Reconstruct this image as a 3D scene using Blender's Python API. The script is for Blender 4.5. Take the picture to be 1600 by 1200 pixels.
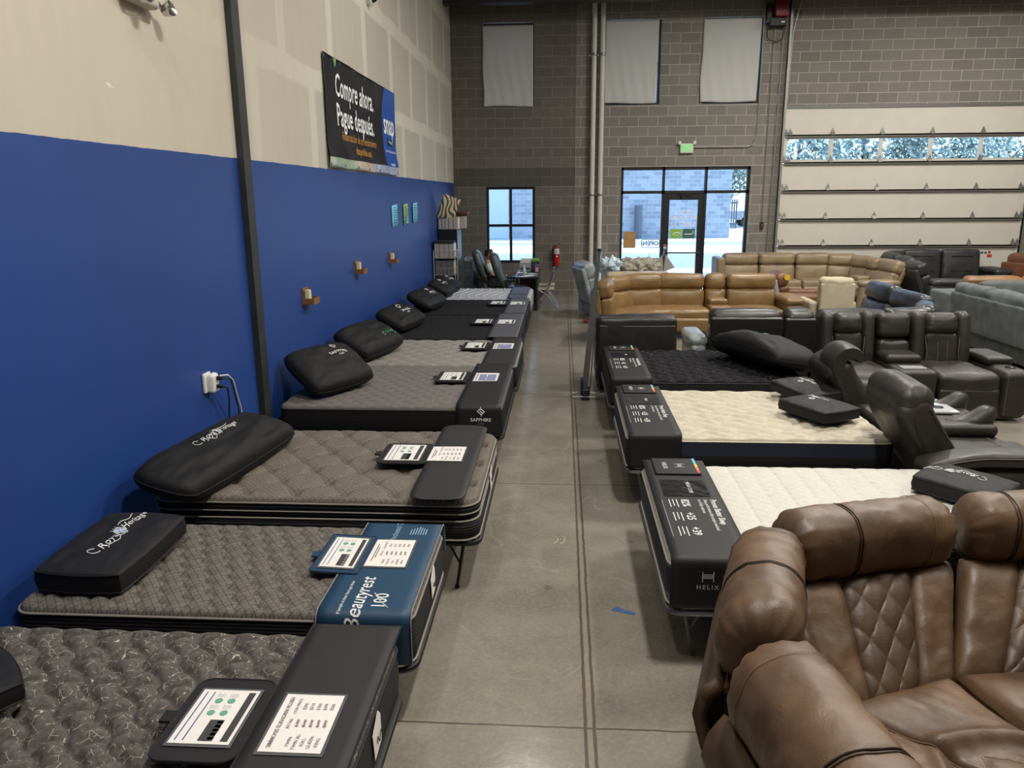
import bpy, math, random
import numpy as np
from mathutils import Matrix, Vector, noise
PI = math.pi
sin, cos, rad = math.sin, math.cos, math.radians
random.seed(7)
for o in list(bpy.data.objects): bpy.data.objects.remove(o)
scene = bpy.context.scene
COL = scene.collection

# ------------------------------------------------------------------ camera
H = 2.43; PITCH = rad(13.7); YAW = rad(3.75); ROLL = rad(.4); FPX = 1205.
fwd = Vector((-sin(YAW)*cos(PITCH), cos(YAW)*cos(PITCH), -sin(PITCH)))
rt = Vector((cos(YAW), sin(YAW), 0)); up = rt.cross(fwd)
r2 = rt*cos(ROLL) - up*sin(ROLL); u2 = rt*sin(ROLL) + up*cos(ROLL)
cd = bpy.data.cameras.new('camera'); cam = bpy.data.objects.new('camera', cd); COL.objects.link(cam)
mw = Matrix((r2, u2, -fwd)).transposed().to_4x4(); mw.translation = (0, 0, H)
cam.matrix_world = mw
cd.sensor_width = 36; cd.lens = FPX/1600*36; cd.clip_start = .05; cd.clip_end = 300
scene.camera = cam
vs = scene.view_settings
vs.view_transform = 'Standard'; vs.look = 'None'; vs.gamma = 1; vs.use_curve_mapping = False
vs.exposure = 0.0

# ------------------------------------------------------------------ sky and sun
w = bpy.data.worlds.new('sky'); scene.world = w; w.use_nodes = True
wn = w.node_tree; bg = wn.nodes['Background']
sky = wn.nodes.new('ShaderNodeTexSky'); sky.sky_type = 'NISHITA'
sky.sun_elevation = rad(52); sky.sun_rotation = rad(80); sky.sun_disc = False
wn.links.new(sky.outputs[0], bg.inputs[0]); bg.inputs[1].default_value = 1.05
sl = bpy.data.lights.new('sun', 'SUN'); so = bpy.data.objects.new('sun', sl); COL.objects.link(so)
sl.energy = 17; sl.angle = rad(.6); sl.color = (1, .97, .92)
so.rotation_euler = Vector((-.72, -.16, -.68)).to_track_quat('-Z', 'Y').to_euler(); so.location = (20, 5, 30)
scene.cycles.max_bounces = 6; scene.cycles.diffuse_bounces = 3; scene.cycles.glossy_bounces = 3
scene.cycles.transparent_max_bounces = 12; scene.cycles.caustics_reflective = False; scene.cycles.caustics_refractive = False
scene.cycles.use_denoising = True; scene.cycles.sample_clamp_indirect = 4

LAMPS = [(1.4, 3.0), (4.4, 8.6), (4.4, 14.2), (7.5, 3.5), (9.3, 9.0), (9.3, 15.0), (-1.5, 1.8), (-.5, 10.0)]
LAMP_W = {0: 350, 1: 360, 2: 330, 3: 200, 4: 280, 5: 330, 6: 95, 7: 60}
LAMP_Z = 7.1
for i, (lx, ly) in enumerate(LAMPS):
    la = bpy.data.lights.new('high_bay_light', 'AREA'); la.shape = 'RECTANGLE'; la.size = .34; la.size_y = 1.15
    la.energy = LAMP_W[i]; la.color = (1, .95, .87)
    lo = bpy.data.objects.new('high_bay_light', la); COL.objects.link(lo); lo.location = (lx, ly, LAMP_Z-.03)

# ------------------------------------------------------------------ materials
def hexc(h):
    h = h.lstrip('#'); v = [int(h[i:i+2], 16)/255 for i in (0, 2, 4)]
    return tuple(c/12.92 if c <= .04045 else ((c+.055)/1.055)**2.4 for c in v)
class NT:
    def __init__(s, name):
        s.m = bpy.data.materials.new(name); s.m.use_nodes = True; s.t = s.m.node_tree
        s.b = s.t.nodes['Principled BSDF']; s.out = s.t.nodes['Material Output']
        s.tc = None
    def n(s, kind, **kw):
        nd = s.t.nodes.new('ShaderNode'+kind)
        for k, v in kw.items():
            if hasattr(nd, k): setattr(nd, k, v)
        return nd
    def co(s, scale=(1, 1, 1), rot=(0, 0, 0), loc=(0, 0, 0)):
        if s.tc is None: s.tc = s.n('TexCoord')
        mp = s.n('Mapping'); s.t.links.new(s.tc.outputs['Object'], mp.inputs[0])
        mp.inputs['Scale'].default_value = scale; mp.inputs['Rotation'].default_value = rot; mp.inputs['Location'].default_value = loc
        return mp.outputs[0]
    def l(s, a, b): s.t.links.new(a, b)
    def noise(s, scale, detail=3, rough=.5, vec=None, dist=0):
        nd = s.n('TexNoise'); nd.inputs['Scale'].default_value = scale; nd.inputs['Detail'].default_value = detail
        nd.inputs['Roughness'].default_value = rough; nd.inputs['Distortion'].default_value = dist
        s.l(vec if vec is not None else s.co(), nd.inputs['Vector']); return nd.outputs['Fac']
    def ramp(s, fac, a, b, ca=(0, 0, 0, 1), cb=(1, 1, 1, 1)):
        r = s.n('ValToRGB'); r.color_ramp.elements[0].position = a; r.color_ramp.elements[1].position = b
        r.color_ramp.elements[0].color = ca; r.color_ramp.elements[1].color = cb
        s.l(fac, r.inputs[0]); return r.outputs[0]
    def mix(s, fac, a, b, mode='MIX'):
        m = s.n('Mix'); m.data_type = 'RGBA'; m.blend_type = mode
        for inp, v in ((m.inputs[0], fac), (m.inputs[6], a), (m.inputs[7], b)):
            if isinstance(v, (int, float)): inp.default_value = v
            elif isinstance(v, tuple): inp.default_value = (*v[:3], 1)
            else: s.l(v, inp)
        return m.outputs[2]
    def math(s, op, a, b=0, c=0):
        m = s.n('Math'); m.operation = op
        for i, v in enumerate((a, b, c)):
            if isinstance(v, (int, float)): m.inputs[i].default_value = v
            else: s.l(v, m.inputs[i])
        return m.outputs[0]
    def sep(s, vec):
        x = s.n('SeparateXYZ'); s.l(vec, x.inputs[0]); return x.outputs
    def bump(s, h, strength=.3, dist=.01, prev=None):
        b = s.n('Bump'); b.inputs['Strength'].default_value = strength; b.inputs['Distance'].default_value = dist
        s.l(h, b.inputs['Height'])
        if prev is not None: s.l(prev, b.inputs['Normal'])
        return b.outputs[0]
    def set(s, col=None, rough=None, metal=None, normal=None, spec=None):
        for k, v in (('Base Color', col), ('Roughness', rough), ('Metallic', metal), ('Normal', normal), ('Specular IOR Level', spec)):
            if v is None: continue
            if isinstance(v, (int, float)): s.b.inputs[k].default_value = v
            elif isinstance(v, tuple): s.b.inputs[k].default_value = (*v[:3], 1)
            else: s.l(v, s.b.inputs[k])
        return s.m
_mc = {}
def mat(name, col='#808080', rough=.6, metal=0, var=.0, vs=6., bump=0., bs=80., spec=.5):
    if name in _mc: return _mc[name]
    s = NT(name); c = hexc(col) if isinstance(col, str) else col
    cc = c
    if var: cc = s.mix(s.ramp(s.noise(vs, 4), .3, .7), tuple(x*(1-var) for x in c), tuple(min(1, x*(1+var)) for x in c))
    nm = s.bump(s.noise(bs, 3), bump, .004) if bump else None
    _mc[name] = s.set(cc, rough, metal, nm, spec); return _mc[name]
def leather(name, col, rough=.42, var=.22, col2=None):
    if name in _mc: return _mc[name]
    s = NT(name); c = hexc(col)
    c2 = hexc(col2) if col2 else tuple(x*1.3 for x in c)
    f = s.ramp(s.noise(3.2, 5, .6, dist=.4), .32, .72)
    cc = s.mix(f, tuple(x*(1-var) for x in c), c2)
    vo = s.n('TexVoronoi'); vo.inputs['Scale'].default_value = 260; s.l(s.co(), vo.inputs['Vector'])
    n1 = s.bump(vo.outputs['Distance'], .12, .002)
    n2 = s.bump(s.noise(16, 4, .6, dist=.8), .22, .012, n1)
    ro = s.math('MULTIPLY_ADD', s.noise(9, 4), .25, rough-.12)
    _mc[name] = s.set(cc, ro, 0, n2, .5); return _mc[name]
def crosshatch(name, base, line, pitch=.03, ang=rad(32), fleck=None, bumpy=.4):
    s = NT(name); c = hexc(base); ln = hexc(line)
    tot = None
    for a in (ang, -ang):
        x = s.sep(s.co(rot=(0, 0, a)))[0]
        f = s.math('ABSOLUTE', s.math('SUBTRACT', s.math('FRACT', s.math('DIVIDE', x, pitch)), .5))
        k = s.math('LESS_THAN', f, .055)
        tot = k if tot is None else s.math('MAXIMUM', tot, k)
    mottled = s.mix(s.ramp(s.noise(90, 3), .3, .7), tuple(v*.75 for v in c), tuple(v*1.25 for v in c))
    cc = s.mix(s.math('MULTIPLY', tot, .75), mottled, ln)
    nm = s.bump(s.noise(350, 2), .3, .002)
    _mc[name] = s.set(cc, .9, 0, nm, .2); return _mc[name]
def fleck_fabric(name, base, fleck, scale=26, th=.018, amt=.62, mott=.3):
    s = NT(name); c = hexc(base)
    vo = s.n('TexVoronoi'); vo.feature = 'DISTANCE_TO_EDGE'; vo.inputs['Scale'].default_value = scale
    s.l(s.co(), vo.inputs['Vector'])
    ln = s.math('LESS_THAN', vo.outputs['Distance'], th)
    msk = s.math('GREATER_THAN', s.noise(scale*1.6, 2), amt-.06)
    cc = s.mix(s.ramp(s.noise(60, 3), .3, .7), tuple(v*(1-mott) for v in c), tuple(v*(1+mott) for v in c))
    cc = s.mix(s.math('MULTIPLY', s.math('MULTIPLY', ln, msk), .8), cc, hexc(fleck))
    _mc[name] = s.set(cc, .9, 0, s.bump(s.noise(300, 2), .3, .002), .2); return _mc[name]
def ribbed(name, base, line, pitch=.02, w=.1, amt=.7, axis=2):
    s = NT(name); c = hexc(base)
    z = s.sep(s.co())[axis]
    f = s.math('ABSOLUTE', s.math('SUBTRACT', s.math('FRACT', s.math('DIVIDE', z, pitch)), .5))
    k = s.math('LESS_THAN', f, w)
    cc = s.mix(s.math('MULTIPLY', k, amt), s.mix(s.noise(70, 3), tuple(v*.8 for v in c), tuple(v*1.2 for v in c)), hexc(line))
    _mc[name] = s.set(cc, .85, 0, s.bump(f, .5, .004), .2); return _mc[name]

def m_floor():
    s = NT('concrete_floor'); co = s.co()
    big = s.noise(.55, 6, .6, co, .6); mid = s.noise(3.5, 6, .65, co, .8); fine = s.noise(40, 4, .6, co)
    c = s.mix(s.ramp(big, .3, .7), hexc('#6d685e'), hexc('#938d80'))
    c = s.mix(s.math('MULTIPLY', s.ramp(mid, .38, .68), .5), c, hexc('#67625a'))
    c = s.mix(s.math('MULTIPLY', s.ramp(fine, .45, .8), .25), c, hexc('#b0aa9c'))
    veins = s.n('TexVoronoi'); veins.feature = 'DISTANCE_TO_EDGE'; veins.inputs['Scale'].default_value = 1.1
    wv = s.n('Mix'); wv.data_type = 'VECTOR'; wv.inputs[0].default_value = .25
    nz = s.n('TexNoise'); nz.inputs['Scale'].default_value = 2.5; s.l(co, nz.inputs['Vector'])
    s.l(co, wv.inputs[4]); s.l(nz.outputs['Color'], wv.inputs[5]); s.l(wv.outputs[1], veins.inputs['Vector'])
    c = s.mix(s.math('MULTIPLY', s.math('LESS_THAN', veins.outputs['Distance'], .006), s.math('MULTIPLY', s.ramp(s.noise(1.3, 2), .5, .6), .10)), c, hexc('#c9c3b4'))
    sp = s.ramp(s.noise(7, 1, .4, s.co(loc=(3, 1, 0))), .76, .79)
    c = s.mix(s.math('MULTIPLY', sp, .45), c, hexc('#4a4338'))
    X = s.sep(co)
    def joint(v, pitch, off, w):
        f = s.math('FRACT', s.math('DIVIDE', s.math('SUBTRACT', v, off), pitch))
        a = s.math('MINIMUM', f, s.math('SUBTRACT', 1, f))
        return s.math('LESS_THAN', a, w/pitch)
    wob = s.math('MULTIPLY_ADD', s.noise(9, 2), .012, -.006)
    xw = s.math('ADD', X[0], wob); yw = s.math('ADD', X[1], wob)
    j1 = joint(yw, 3.15, 0, .006)
    halo = s.math('MAXIMUM', joint(xw, 6.3, .15, .028), s.math('MULTIPLY', joint(yw, 3.15, 0, .03), .35))
    j2 = s.math('MAXIMUM', joint(xw, 6.3, .128, .008), joint(xw, 6.3, .17, .008))
    c = s.mix(s.math('MULTIPLY', halo, .35), c, hexc('#8d826f'))
    j = s.math('MAXIMUM', j1, j2)
    c = s.mix(s.math('MULTIPLY', j, .75), c, hexc('#3c342a'))
    ro = s.math('MULTIPLY_ADD', mid, .20, .10)
    nm = s.bump(s.math('SUBTRACT', s.math('MULTIPLY', fine, .3), s.math('MULTIPLY', j, 1.)), .12, .004)
    nm = s.bump(s.noise(5, 4, .6, co), .05, .03, nm)
    return s.set(c, ro, 0, nm, .7)
def m_block():
    s = NT('concrete_block'); X = s.sep(s.co())
    v = s.n('CombineXYZ'); s.l(s.math('ADD', X[0], X[1]), v.inputs[0]); s.l(s.math('ADD', X[2], .085), v.inputs[1])
    b = s.n('TexBrick'); b.offset = .5; s.l(v.outputs[0], b.inputs['Vector'])
    b.inputs['Scale'].default_value = 1; b.inputs['Brick Width'].default_value = .455; b.inputs['Row Height'].default_value = .2275
    b.inputs['Mortar Size'].default_value = .0075; b.inputs['Mortar Smooth'].default_value = .3; b.inputs['Bias'].default_value = 0
    b.inputs['Color1'].default_value = (*hexc('#837f79'), 1); b.inputs['Color2'].default_value = (*hexc('#74706a'), 1)
    b.inputs['Mortar'].default_value = (*hexc('#b5b0a6'), 1)
    n = s.ramp(s.noise(.8, 4, .6), .3, .7)
    c = s.mix(s.math('MULTIPLY', n, .4), b.outputs[0], hexc('#8f8a82'))
    c = s.mix(s.math('MULTIPLY', s.ramp(s.noise(120, 3), .5, .8), .3), c, hexc('#4f4a44'))
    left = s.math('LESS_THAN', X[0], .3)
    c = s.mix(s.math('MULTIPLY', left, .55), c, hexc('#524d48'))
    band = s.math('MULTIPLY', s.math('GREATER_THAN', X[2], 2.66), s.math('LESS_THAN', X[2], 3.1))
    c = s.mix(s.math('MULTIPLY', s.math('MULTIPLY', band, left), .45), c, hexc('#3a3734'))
    cj = s.math('LESS_THAN', s.math('ABSOLUTE', s.math('SUBTRACT', X[0], .3)), .006)
    c = s.mix(s.math('MULTIPLY', cj, .5), c, hexc('#a8a296'))
    nm = s.bump(b.outputs['Fac'], -.5, .008); nm = s.bump(s.noise(150, 3), .35, .004, nm)
    return s.set(c, .92, 0, nm, .2)
def m_drywall():
    s = NT('taped_drywall'); X = s.sep(s.co())
    v = s.n('CombineXYZ'); s.l(s.math('ADD', X[1], .35), v.inputs[0]); s.l(s.math('SUBTRACT', X[2], 2.75-.34), v.inputs[1])
    wb = s.n('TexNoise'); wb.inputs['Scale'].default_value = 1.6; s.l(s.co(), wb.inputs['Vector'])
    vv = s.n('VectorMath'); vv.operation = 'MULTIPLY_ADD'; s.l(wb.outputs['Color'], vv.inputs[0]); vv.inputs[1].default_value = (.1, .1, 0); s.l(v.outputs[0], vv.inputs[2])
    b = s.n('TexBrick'); b.offset = .5; s.l(vv.outputs[0], b.inputs['Vector'])
    b.inputs['Scale'].default_value = 1; b.inputs['Brick Width'].default_value = 1.62; b.inputs['Row Height'].default_value = 1.3
    b.inputs['Mortar Size'].default_value = .13; b.inputs['Mortar Smooth'].default_value = .35; b.inputs['Bias'].default_value = -.3
    b.inputs['Color1'].default_value = (*hexc('#bcb6a8'), 1); b.inputs['Color2'].default_value = (*hexc('#b0ada3'), 1)
    b.inputs['Mortar'].default_value = (*hexc('#cfcabb'), 1)
    near = s.ramp(s.math('DIVIDE', X[1], 20), .27, .45)
    up_ = s.mix(near, hexc('#c3baa9'), b.outputs[0])
    # mud knife strokes: faint vertical streaks
    st = s.noise(1, 3, .5, s.co(scale=(1, 7, .5)))
    up_ = s.mix(s.math('MULTIPLY', s.ramp(st, .45, .7), .18), up_, hexc('#a8a69e'))
    patch = s.ramp(s.noise(4.5, 2, .5, s.co(scale=(1, .6, 2), loc=(2, 0, 3))), .74, .76)
    up_ = s.mix(s.math('MULTIPLY', patch, s.math('LESS_THAN', X[2], 3.2)), up_, hexc('#e0d8c6'))
    blue = s.mix(s.ramp(s.noise(.7, 4, .6, s.co(scale=(1, 1, .7))), .3, .7), hexc('#213f80'), hexc('#24468d'))
    k = s.math('GREATER_THAN', s.math('ADD', X[2], s.math('MULTIPLY_ADD', s.noise(6, 2), .012, -.006)), 2.745)
    c = s.mix(k, blue, up_)
    ro = s.math('MULTIPLY_ADD', k, .3, .42)
    nm = s.bump(s.noise(60, 4), .08, .004)
    return s.set(c, ro, 0, nm, .4)
def m_glass(name, tint=(.76, .88, .98), refl=.07):
    s = NT(name); t = s.n('BsdfTransparent'); g = s.n('BsdfGlossy'); mx = s.n('MixShader')
    t.inputs[0].default_value = (*tint, 1); g.inputs['Roughness'].default_value = .02; mx.inputs[0].default_value = refl
    s.l(t.outputs[0], mx.inputs[1]); s.l(g.outputs[0], mx.inputs[2]); s.l(mx.outputs[0], s.out.inputs[0]); return s.m
def m_cloth_shade():
    s = NT('window_cloth'); d = s.n('BsdfDiffuse'); t = s.n('BsdfTranslucent'); mx = s.n('MixShader'); mx.inputs[0].default_value = .12
    d.inputs[0].default_value = (*hexc('#c6c6c2'), 1); t.inputs[0].default_value = (.7, .7, .7, 1)
    s.l(d.outputs[0], mx.inputs[1]); s.l(t.outputs[0], mx.inputs[2]); s.l(mx.outputs[0], s.out.inputs[0]); return s.m
def m_emit(name, col, st):
    s = NT(name); s.b.inputs['Emission Color'].default_value = (*col, 1); s.b.inputs['Emission Strength'].default_value = st
    s.set(col); return s.m

# ------------------------------------------------------------------ mesh helpers
class MB:
    def __init__(s): s.V = []; s.F = []; s.Mi = []; s.n = 0
    def add(s, V, F, mi=0):
        V = np.asarray(V, float).reshape(-1, 3)
        s.V.append(V); b = s.n
        s.F.extend([tuple(i+b for i in f) for f in F]); s.Mi.extend([mi]*len(F)); s.n += len(V); return s
    def grid(s, P, mi=0, wrapu=False, wrapv=False, flip=False):
        P = np.asarray(P, float); nu, nv = P.shape[:2]; F = []
        for i in range(nu if wrapu else nu-1):
            i2 = (i+1) % nu
            for j in range(nv if wrapv else nv-1):
                j2 = (j+1) % nv
                f = (i*nv+j, i2*nv+j, i2*nv+j2, i*nv+j2)
                F.append(f[::-1] if flip else f)
        return s.add(P, F, mi)
    def box(s, c, h, M=None, mi=0):
        V = [(c[0]+a*h[0], c[1]+b*h[1], c[2]+d*h[2]) for a in (-1, 1) for b in (-1, 1) for d in (-1, 1)]
        if M is not None: V = [M @ Vector(v) for v in V]
        return s.add([tuple(v) for v in V], [(0, 1, 3, 2), (4, 6, 7, 5), (0, 4, 5, 1), (2, 3, 7, 6), (0, 2, 6, 4), (1, 5, 7, 3)], mi)
    def bx(s, x0, x1, y0, y1, z0, z1, mi=0, M=None):
        return s.box(((x0+x1)/2, (y0+y1)/2, (z0+z1)/2), (abs(x1-x0)/2, abs(y1-y0)/2, abs(z1-z0)/2), M, mi)
    def tube(s, pts, r, seg=8, closed=False, mi=0, cap=True):
        P = [Vector(p) for p in pts]; n = len(P); rings = []
        rr = r if hasattr(r, '__len__') else [r]*n
        prev = None
        for i in range(n):
            a = P[i-1] if (i > 0 or closed) else P[i]; b = P[(i+1) % n] if (i < n-1 or closed) else P[i]
            t = (b-a).normalized() if (b-a).length > 1e-9 else Vector((0, 0, 1))
            if prev is None:
                ref = Vector((0, 0, 1)) if abs(t.z) < .9 else Vector((1, 0, 0)); nrm = t.cross(ref).normalized()
            else:
                nrm = prev - t*prev.dot(t)
                nrm = nrm.normalized() if nrm.length > 1e-6 else t.orthogonal().normalized()
            prev = nrm; bn = t.cross(nrm)
            rings.append([tuple(P[i] + (nrm*cos(2*PI*k/seg) + bn*sin(2*PI*k/seg))*rr[i]) for k in range(seg)])
        s.grid(rings, mi, wrapu=closed, wrapv=True, flip=True)
        if cap and not closed:
            b = s.n - n*seg
            s.F.append(tuple(b+k for k in range(seg))); s.F.append(tuple(b+(n-1)*seg+k for k in range(seg))[::-1]); s.Mi += [mi, mi]
        return s
    def lathe(s, prof, c=(0, 0, 0), seg=20, M=None, mi=0):
        R = [[(c[0]+r*cos(2*PI*k/seg), c[1]+r*sin(2*PI*k/seg), c[2]+z) for k in range(seg)] for r, z in prof]
        if M is not None: R = [[tuple(M @ Vector(p)) for p in ring] for ring in R]
        return s.grid(R, mi, wrapv=True, flip=True)
    def puff(s, c, h, r=.05, bulge=(0, 0, 0), n=8, M=None, wr=0, ws=6, seed=0, mi=0, f=None, k=3):
        """rounded cushion: centre c, half sizes h, edge radius r, optional bulge, wrinkles and a final warp f(p)"""
        h = np.array(h, float); r = min(r, h.min()*.98)
        ax = []
        for a in range(3):
            e = [h[a]-r+r*math.tan(PI/4*(i/k)) for i in range(k+1)]
            nn = max(2, int(n*min(1, h[a]/h.max()+.25))) 
            mid = list(np.linspace(-(h[a]-r), h[a]-r, nn+1))
            ax.append([-v for v in e[::-1]][:-1] + mid + e[1:])
        idx = {}; V = []; F = []
        def vid(p):
            key = (round(p[0], 6), round(p[1], 6), round(p[2], 6))
            if key not in idx: idx[key] = len(V); V.append(p)
            return idx[key]
        for a in range(3):
            b_, c_ = [(1, 2), (2, 0), (0, 1)][a]
            for sg in (-1, 1):
                A = ax[b_]; B = ax[c_]
                for i in range(len(A)-1):
                    for j in range(len(B)-1):
                        q = []
                        for (u, v) in ((A[i], B[j]), (A[i+1], B[j]), (A[i+1], B[j+1]), (A[i], B[j+1])):
                            p = [0, 0, 0]; p[a] = sg*h[a]; p[b_] = u; p[c_] = v; q.append(vid(tuple(p)))
                        F.append(tuple(q) if sg > 0 else tuple(q[::-1]))
        P = np.array(V); inn = np.clip(P, -(h-r), h-r); d = P-inn; L = np.linalg.norm(d, axis=1, keepdims=True); d = d/np.maximum(L, 1e-9)
        Q = inn + d*r; U = np.clip(Q/h, -1, 1)
        for a in range(3):
            if bulge[a]:
                b_, c_ = [(1, 2), (2, 0), (0, 1)][a]
                Q[:, a] += np.sign(U[:, a])*np.abs(U[:, a])**.5*bulge[a]*(1-U[:, b_]**2)*(1-U[:, c_]**2)
        if wr:
            for i in range(len(Q)):
                v = noise.fractal(Vector(Q[i]*ws)+Vector((seed*7.3, seed*3.1, 0)), 1., 2., 3)
                Q[i] += d[i]*v*wr
        Q += np.array(c)
        if f is not None: Q = np.array([f(q) for q in Q])
        if M is not None: Q = np.array([tuple(M @ Vector(q)) for q in Q])
        return s.add(Q, F, mi)
    def mesh(s, name, mats, off=(0, 0, 0), smooth=True, angle=None):
        V = np.concatenate(s.V)-np.array(off) if s.V else np.zeros((0, 3))
        me = bpy.data.meshes.new(name)
        me.from_pydata(V.tolist(), [], s.F)
        for m in mats: me.materials.append(m)
        if any(s.Mi): me.polygons.foreach_set('material_index', s.Mi)
        me.polygons.foreach_set('use_smooth', [smooth]*len(s.F)); me.update()
        if smooth and angle: me.set_sharp_from_angle(angle=angle)
        return me
def root(name, label, cat, loc=(0, 0, 0), group=None):
    o = bpy.data.objects.new(name, None); COL.objects.link(o); o.location = loc; o.empty_display_size = .1
    o['label'] = label; o['category'] = cat
    if group: o['group'] = group
    return o
def part(name, mb, mats, parent=None, smooth=True, label=None, angle=rad(40), stuff=False):
    if not isinstance(mats, (list, tuple)): mats = [mats]
    off = (0, 0, 0); p = parent
    while p is not None: off = tuple(a+b for a, b in zip(off, p.location)); p = p.parent
    o = bpy.data.objects.new(name, mb.mesh(name, mats, off, smooth, angle)); COL.objects.link(o); o.parent = parent
    if label: o['label'] = label
    if stuff: o['kind'] = 'stuff'
    return o
def solo(name, mb, mats, label, cat, group=None, smooth=True, angle=rad(40), kind=None):
    o = part(name, mb, mats, None, smooth, None, angle); o['label'] = label; o['category'] = cat
    if group: o['group'] = group
    if kind: o['kind'] = kind
    return o
def struct(name, mb, mats, parent=None, smooth=False):
    o = part(name, mb, mats, parent, smooth, None, None)
    if parent is None: o['kind'] = 'structure'
    return o
def sroot(name, loc=(0, 0, 0)):
    o = bpy.data.objects.new(name, None); COL.objects.link(o); o.location = loc; o['kind'] = 'structure'; return o
_tx = {}
def text(s, size=1., shear=0, align='CENTER', bold=0, space=1.):
    key = (s, shear, align, bold, space)
    if key not in _tx:
        cu = bpy.data.curves.new('t', 'FONT'); cu.body = s; cu.size = 1; cu.shear = shear; cu.align_x = align; cu.align_y = 'CENTER'
        cu.offset = bold; cu.resolution_u = 2; cu.space_character = space; cu.space_line = 1.
        ob = bpy.data.objects.new('t', cu); COL.objects.link(ob)
        dg = bpy.context.evaluated_depsgraph_get(); me = bpy.data.meshes.new_from_object(ob.evaluated_get(dg))
        _tx[key] = (np.array([tuple(v.co)[:2] for v in me.vertices]).reshape(-1, 2), [tuple(p.vertices) for p in me.polygons])
        bpy.data.objects.remove(ob); bpy.data.curves.remove(cu); bpy.data.meshes.remove(me)
    V, F = _tx[key]; return V*size, F
def put_text(mb, s, size, fn, ox=0, oy=0, mi=0, sx=1., **kw):
    """text laid flat in (u,v) about (ox,oy), mapped by fn(u,v)->xyz"""
    V, F = text(s, size, **kw)
    mb.add([fn(ox+a*sx, oy+b) for a, b in V], F, mi)
def rect(mb, fn, u0, u1, v0, v1, mi=0, n=1):
    us = np.linspace(u0, u1, n+1); vv = np.linspace(v0, v1, n+1)
    mb.grid([[fn(u, v) for v in vv] for u in us], mi)
def plane(o, ux, vx, nrm=0):
    o = Vector(o); ux = Vector(ux).normalized(); vx = Vector(vx).normalized(); n = ux.cross(vx).normalized()
    return lambda u, v, d=0.: tuple(o + ux*u + vx*v + n*(nrm+d))
def rrect(x0, x1, y0, y1, r, z=0, n=6):
    P = []
    for cx, cy, a0 in ((x1-r, y1-r, 0), (x0+r, y1-r, 90), (x0+r, y0+r, 180), (x1-r, y0+r, 270)):
        for k in range(n+1):
            a = rad(a0+90*k/n); P.append((cx+r*cos(a), cy+r*sin(a), z))
    return P
def TR(x, y, z=0, a=0, tilt=0): return Matrix.Translation((x, y, z)) @ Matrix.Rotation(rad(a), 4, 'Z') @ Matrix.Rotation(rad(tilt), 4, 'X')

# ------------------------------------------------------------------ building shell
XL = -2.666; YB = 19.38; XR = 14.0; YF = -5.5; ZC = 7.9
floor_m = m_floor(); block_m = m_block(); dry_m = m_drywall()
black_metal = mat('black_frame_metal', '#15171a', .45, 0)
dark_steel = mat('dark_painted_steel', '#2b2c2c', .5, 0, .3, 5)
galv = mat('galvanised_steel', '#9a9c9b', .38, .8, .15, 20)
chrome = mat('chrome_metal', '#c8c8c8', .18, 1)
white_pl = mat('white_plastic', '#dcdcd8', .45)
pane_m = m_glass('window_glass'); cloth_m = m_cloth_shade()
mb = MB(); mb.bx(XL-.2, XR+.2, YF-.2, YB+.3, -.2, 0); struct('floor', mb, floor_m)
mb = MB(); mb.bx(XL-.2, XL, YF, YB, 0, ZC); struct('wall_left', mb, dry_m)
mb = MB(); mb.bx(XL-.2, XR+.2, YF-.2, YF, 0, ZC); struct('wall_front', mb, mat('pale_wall', '#b5b0a4', .8, 0, .05))
mb = MB(); mb.bx(XR, XR+.2, YF, YB, 0, ZC); struct('wall_right', mb, block_m)
mb = MB(); mb.bx(XL-.2, XR+.2, YF-.2, YB+.3, ZC, ZC+.2); struct('ceiling', mb, mat('ceiling_deck', '#8a8984', .8, 0, .1))
# back wall with its openings
WIN = [(-1.88, -.674, .80, 2.65), (1.404, 4.467, 0, 3.08), (5.16, 10.80, 0, 4.36), (-1.88, -.70, 4.50, 6.35), (.985, 2.25, 4.50, 6.36), (3.25, 4.56, 4.50, 6.37)]
def wall_with_holes(x0, x1, z0, z1, y0, y1, holes):
    mb = MB(); xs = sorted({x0, x1, *[h[0] for h in holes], *[h[1] for h in holes]}); 
    for a, b in zip(xs[:-1], xs[1:]):
        z = z0
        for h in sorted([h for h in holes if h[0] <= a+1e-6 and h[1] >= b-1e-6], key=lambda h: h[2]):
            if h[2] > z: mb.bx(a, b, y0, y1, z, h[2])
            z = h[3]
        if z < z1: mb.bx(a, b, y0, y1, z, z1)
    return mb
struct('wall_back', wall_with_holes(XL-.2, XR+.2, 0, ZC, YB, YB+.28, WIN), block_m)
mb = MB(); mb.bx(XL, XR, 18.28, 18.44, 6.56, 7.2); mb.bx(XL, XR, 18.22, 18.5, 6.53, 6.56); struct('beam', mb, dark_steel)
# black steel post set in the left wall
mb = MB(); mb.bx(XL-.02, XL+.045, 6.43, 6.60, 0, ZC); mb.bx(XL-.02, XL+.055, 6.425, 6.44, 0, ZC); struct('column', mb, dark_steel)

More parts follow.
